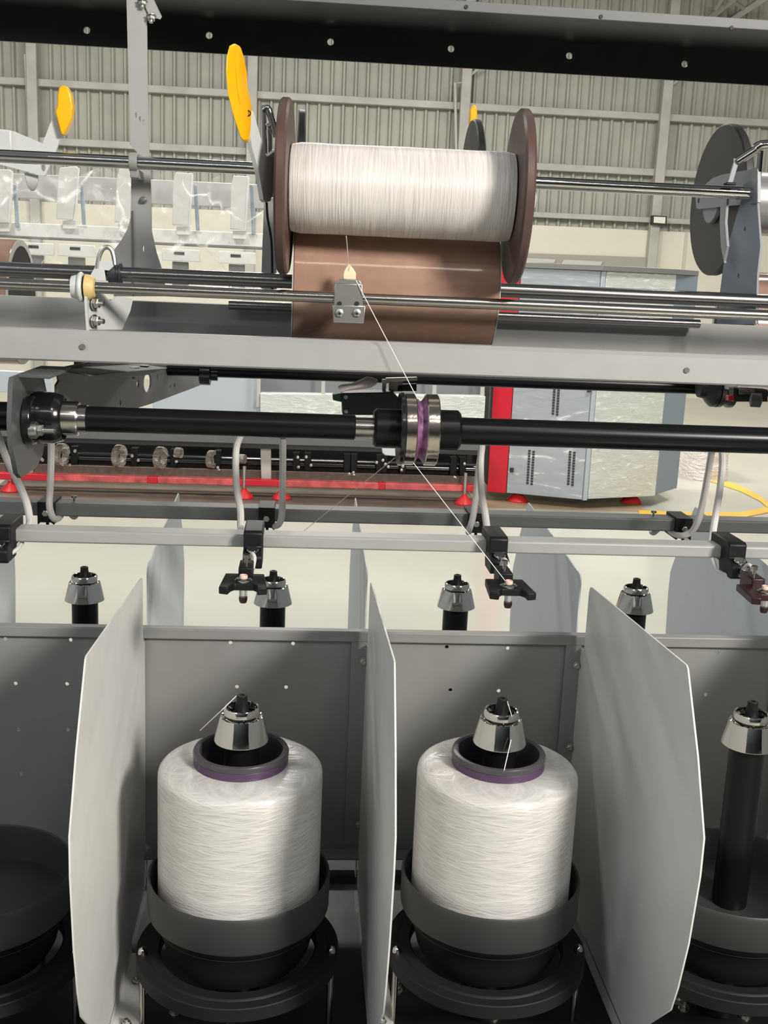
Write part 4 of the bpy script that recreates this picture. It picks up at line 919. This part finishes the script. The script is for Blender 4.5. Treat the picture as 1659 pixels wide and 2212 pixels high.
# yellow floor line
ym = mat('yellow_floor_paint', (.80, .47, .06), .3, var=.1, vscale=6)
cen = [(1480, 1022), (1540, 1036), (1600, 1056), (1640, 1076), (1662, 1094)]
lft = [WZ(x, y-6, .002) for x, y in cen]; rgt = [WZ(x, y+6, .002) for x, y in cen]
o = MB().prism(lft+rgt[::-1], (0, 0, .003)).build('floor_marking', ym); tag(o, 'yellow painted line curving over the floor at the right', 'floor marking')
cen = [(1662, 1100), (1600, 1112), (1500, 1112), (1380, 1108)]
o = MB().prism([WZ(x, y-5, .002) for x, y in cen]+[WZ(x, y+7, .002) for x, y in cen[::-1]], (0, 0, .003)).build('floor_marking', ym); tag(o, 'yellow painted line along the foot of the rear rail at the right', 'floor marking')
# small bolts left standing on the rear rail
for x, y, l in ((1412, 1098, 'dark screw standing on the rear rail near the right clamp'), (160, 1062, 'bright screw lying on the rear rail near the left clamp')):
    p = Vector((W(x, y+10, 1.557).x, 1.557, Z(-.3355))); o = MB().lathe([(.0014, 0), (.0014, .005), (.004, .0055), (.0042, .008), (.0, .0085)], p, n=14).build('loose_screw', steel_dark); tag(o, l, 'screw')

# ================================================================== light
w = bpy.data.worlds.new('hall_ambience'); S.world = w; w.use_nodes = True
bg = w.node_tree.nodes['Background']; bg.inputs['Strength'].default_value = 1
_n = w.node_tree.nodes; _l = w.node_tree.links                      # invented ambient: brightest at mid elevation, dimmer overhead and towards eye level
_tc = _n.new('ShaderNodeTexCoord'); _sp = _n.new('ShaderNodeSeparateXYZ'); _l.new(_tc.outputs['Generated'], _sp.inputs[0])
_rp = _n.new('ShaderNodeValToRGB'); _l.new(_sp.outputs['Z'], _rp.inputs[0]); _e = _rp.color_ramp.elements
_e[0].position = .0; _e[0].color = (.09, .092, .095, 1); _e[1].position = .85; _e[1].color = (.26, .275, .29, 1)
_x = _e.new(.16); _x.color = (.24, .255, .275, 1); _x = _e.new(.38); _x.color = (.40, .43, .47, 1)
_xy = _n.new('ShaderNodeVectorMath'); _xy.operation = 'DOT_PRODUCT'; _xy.inputs[1].default_value = (-.55, .35, 0); _l.new(_tc.outputs['Generated'], _xy.inputs[0])
_ad = _n.new('ShaderNodeMath'); _ad.operation = 'ADD'; _ad.inputs[1].default_value = .68; _l.new(_xy.outputs['Value'], _ad.inputs[0])   # added bias to shape the shading: brighter from left, dimmer behind the camera
_sc = _n.new('ShaderNodeVectorMath'); _sc.operation = 'SCALE'; _l.new(_rp.outputs[0], _sc.inputs[0]); _l.new(_ad.outputs[0], _sc.inputs['Scale'])
_l.new(_sc.outputs[0], bg.inputs['Color'])
def lamp(name, loc, aim, size, power, col=(1, .95, .87), sy=None):
    l = bpy.data.lights.new(name, 'AREA'); l.energy = power; l.color = col; l.shape = 'RECTANGLE'; l.size = size; l.size_y = sy or size
    o = bpy.data.objects.new(name, l); o.location = loc; o.rotation_euler = (Vector(aim)-Vector(loc)).to_track_quat('-Z', 'Y').to_euler(); COL.objects.link(o); return o
lamp('hall_lamp_right', (2.45, -1.95, 3.3), (0, 1.2, 1.0), .8, 265, (1, .95, .88))
lamp('hall_lamp_left', (-2.6, -1.7, 3.3), (0, 1.3, 1.1), 2.0, 34, (.88, .95, 1))
lamp('hall_lamp_front', (.95, -1.3, 4.3), (0, 1.3, 1.1), .35, 14, (1, .96, .90))
lamp('hall_batten', (.3, -2.6, 4.2), (.3, 1.3, 1.4), 3.2, 20, (1, .95, .88), .04)
for x in (-5, 0, 5):
    lamp('hall_lamp_far', (x, 8.6, 4.9), (x, 9.3, 0), 1.6, 300, (1, .97, .92))
for x in (-2.5, 2.5):
    lamp('far_front_fill', (x, 4.4, 5.2), (x*.6, 8.2, .6), .9, 150, (1, .97, .92))  # unseen fill lights added to brighten the far machine and cabinet fronts

S.view_settings.view_transform = 'Standard'; S.view_settings.look = 'None'; S.view_settings.exposure = 0; S.view_settings.gamma = 1
S.cycles.use_denoising = True
S.cycles.max_bounces = 8; S.cycles.transparent_max_bounces = 12; S.cycles.caustics_reflective = False; S.cycles.caustics_refractive = False
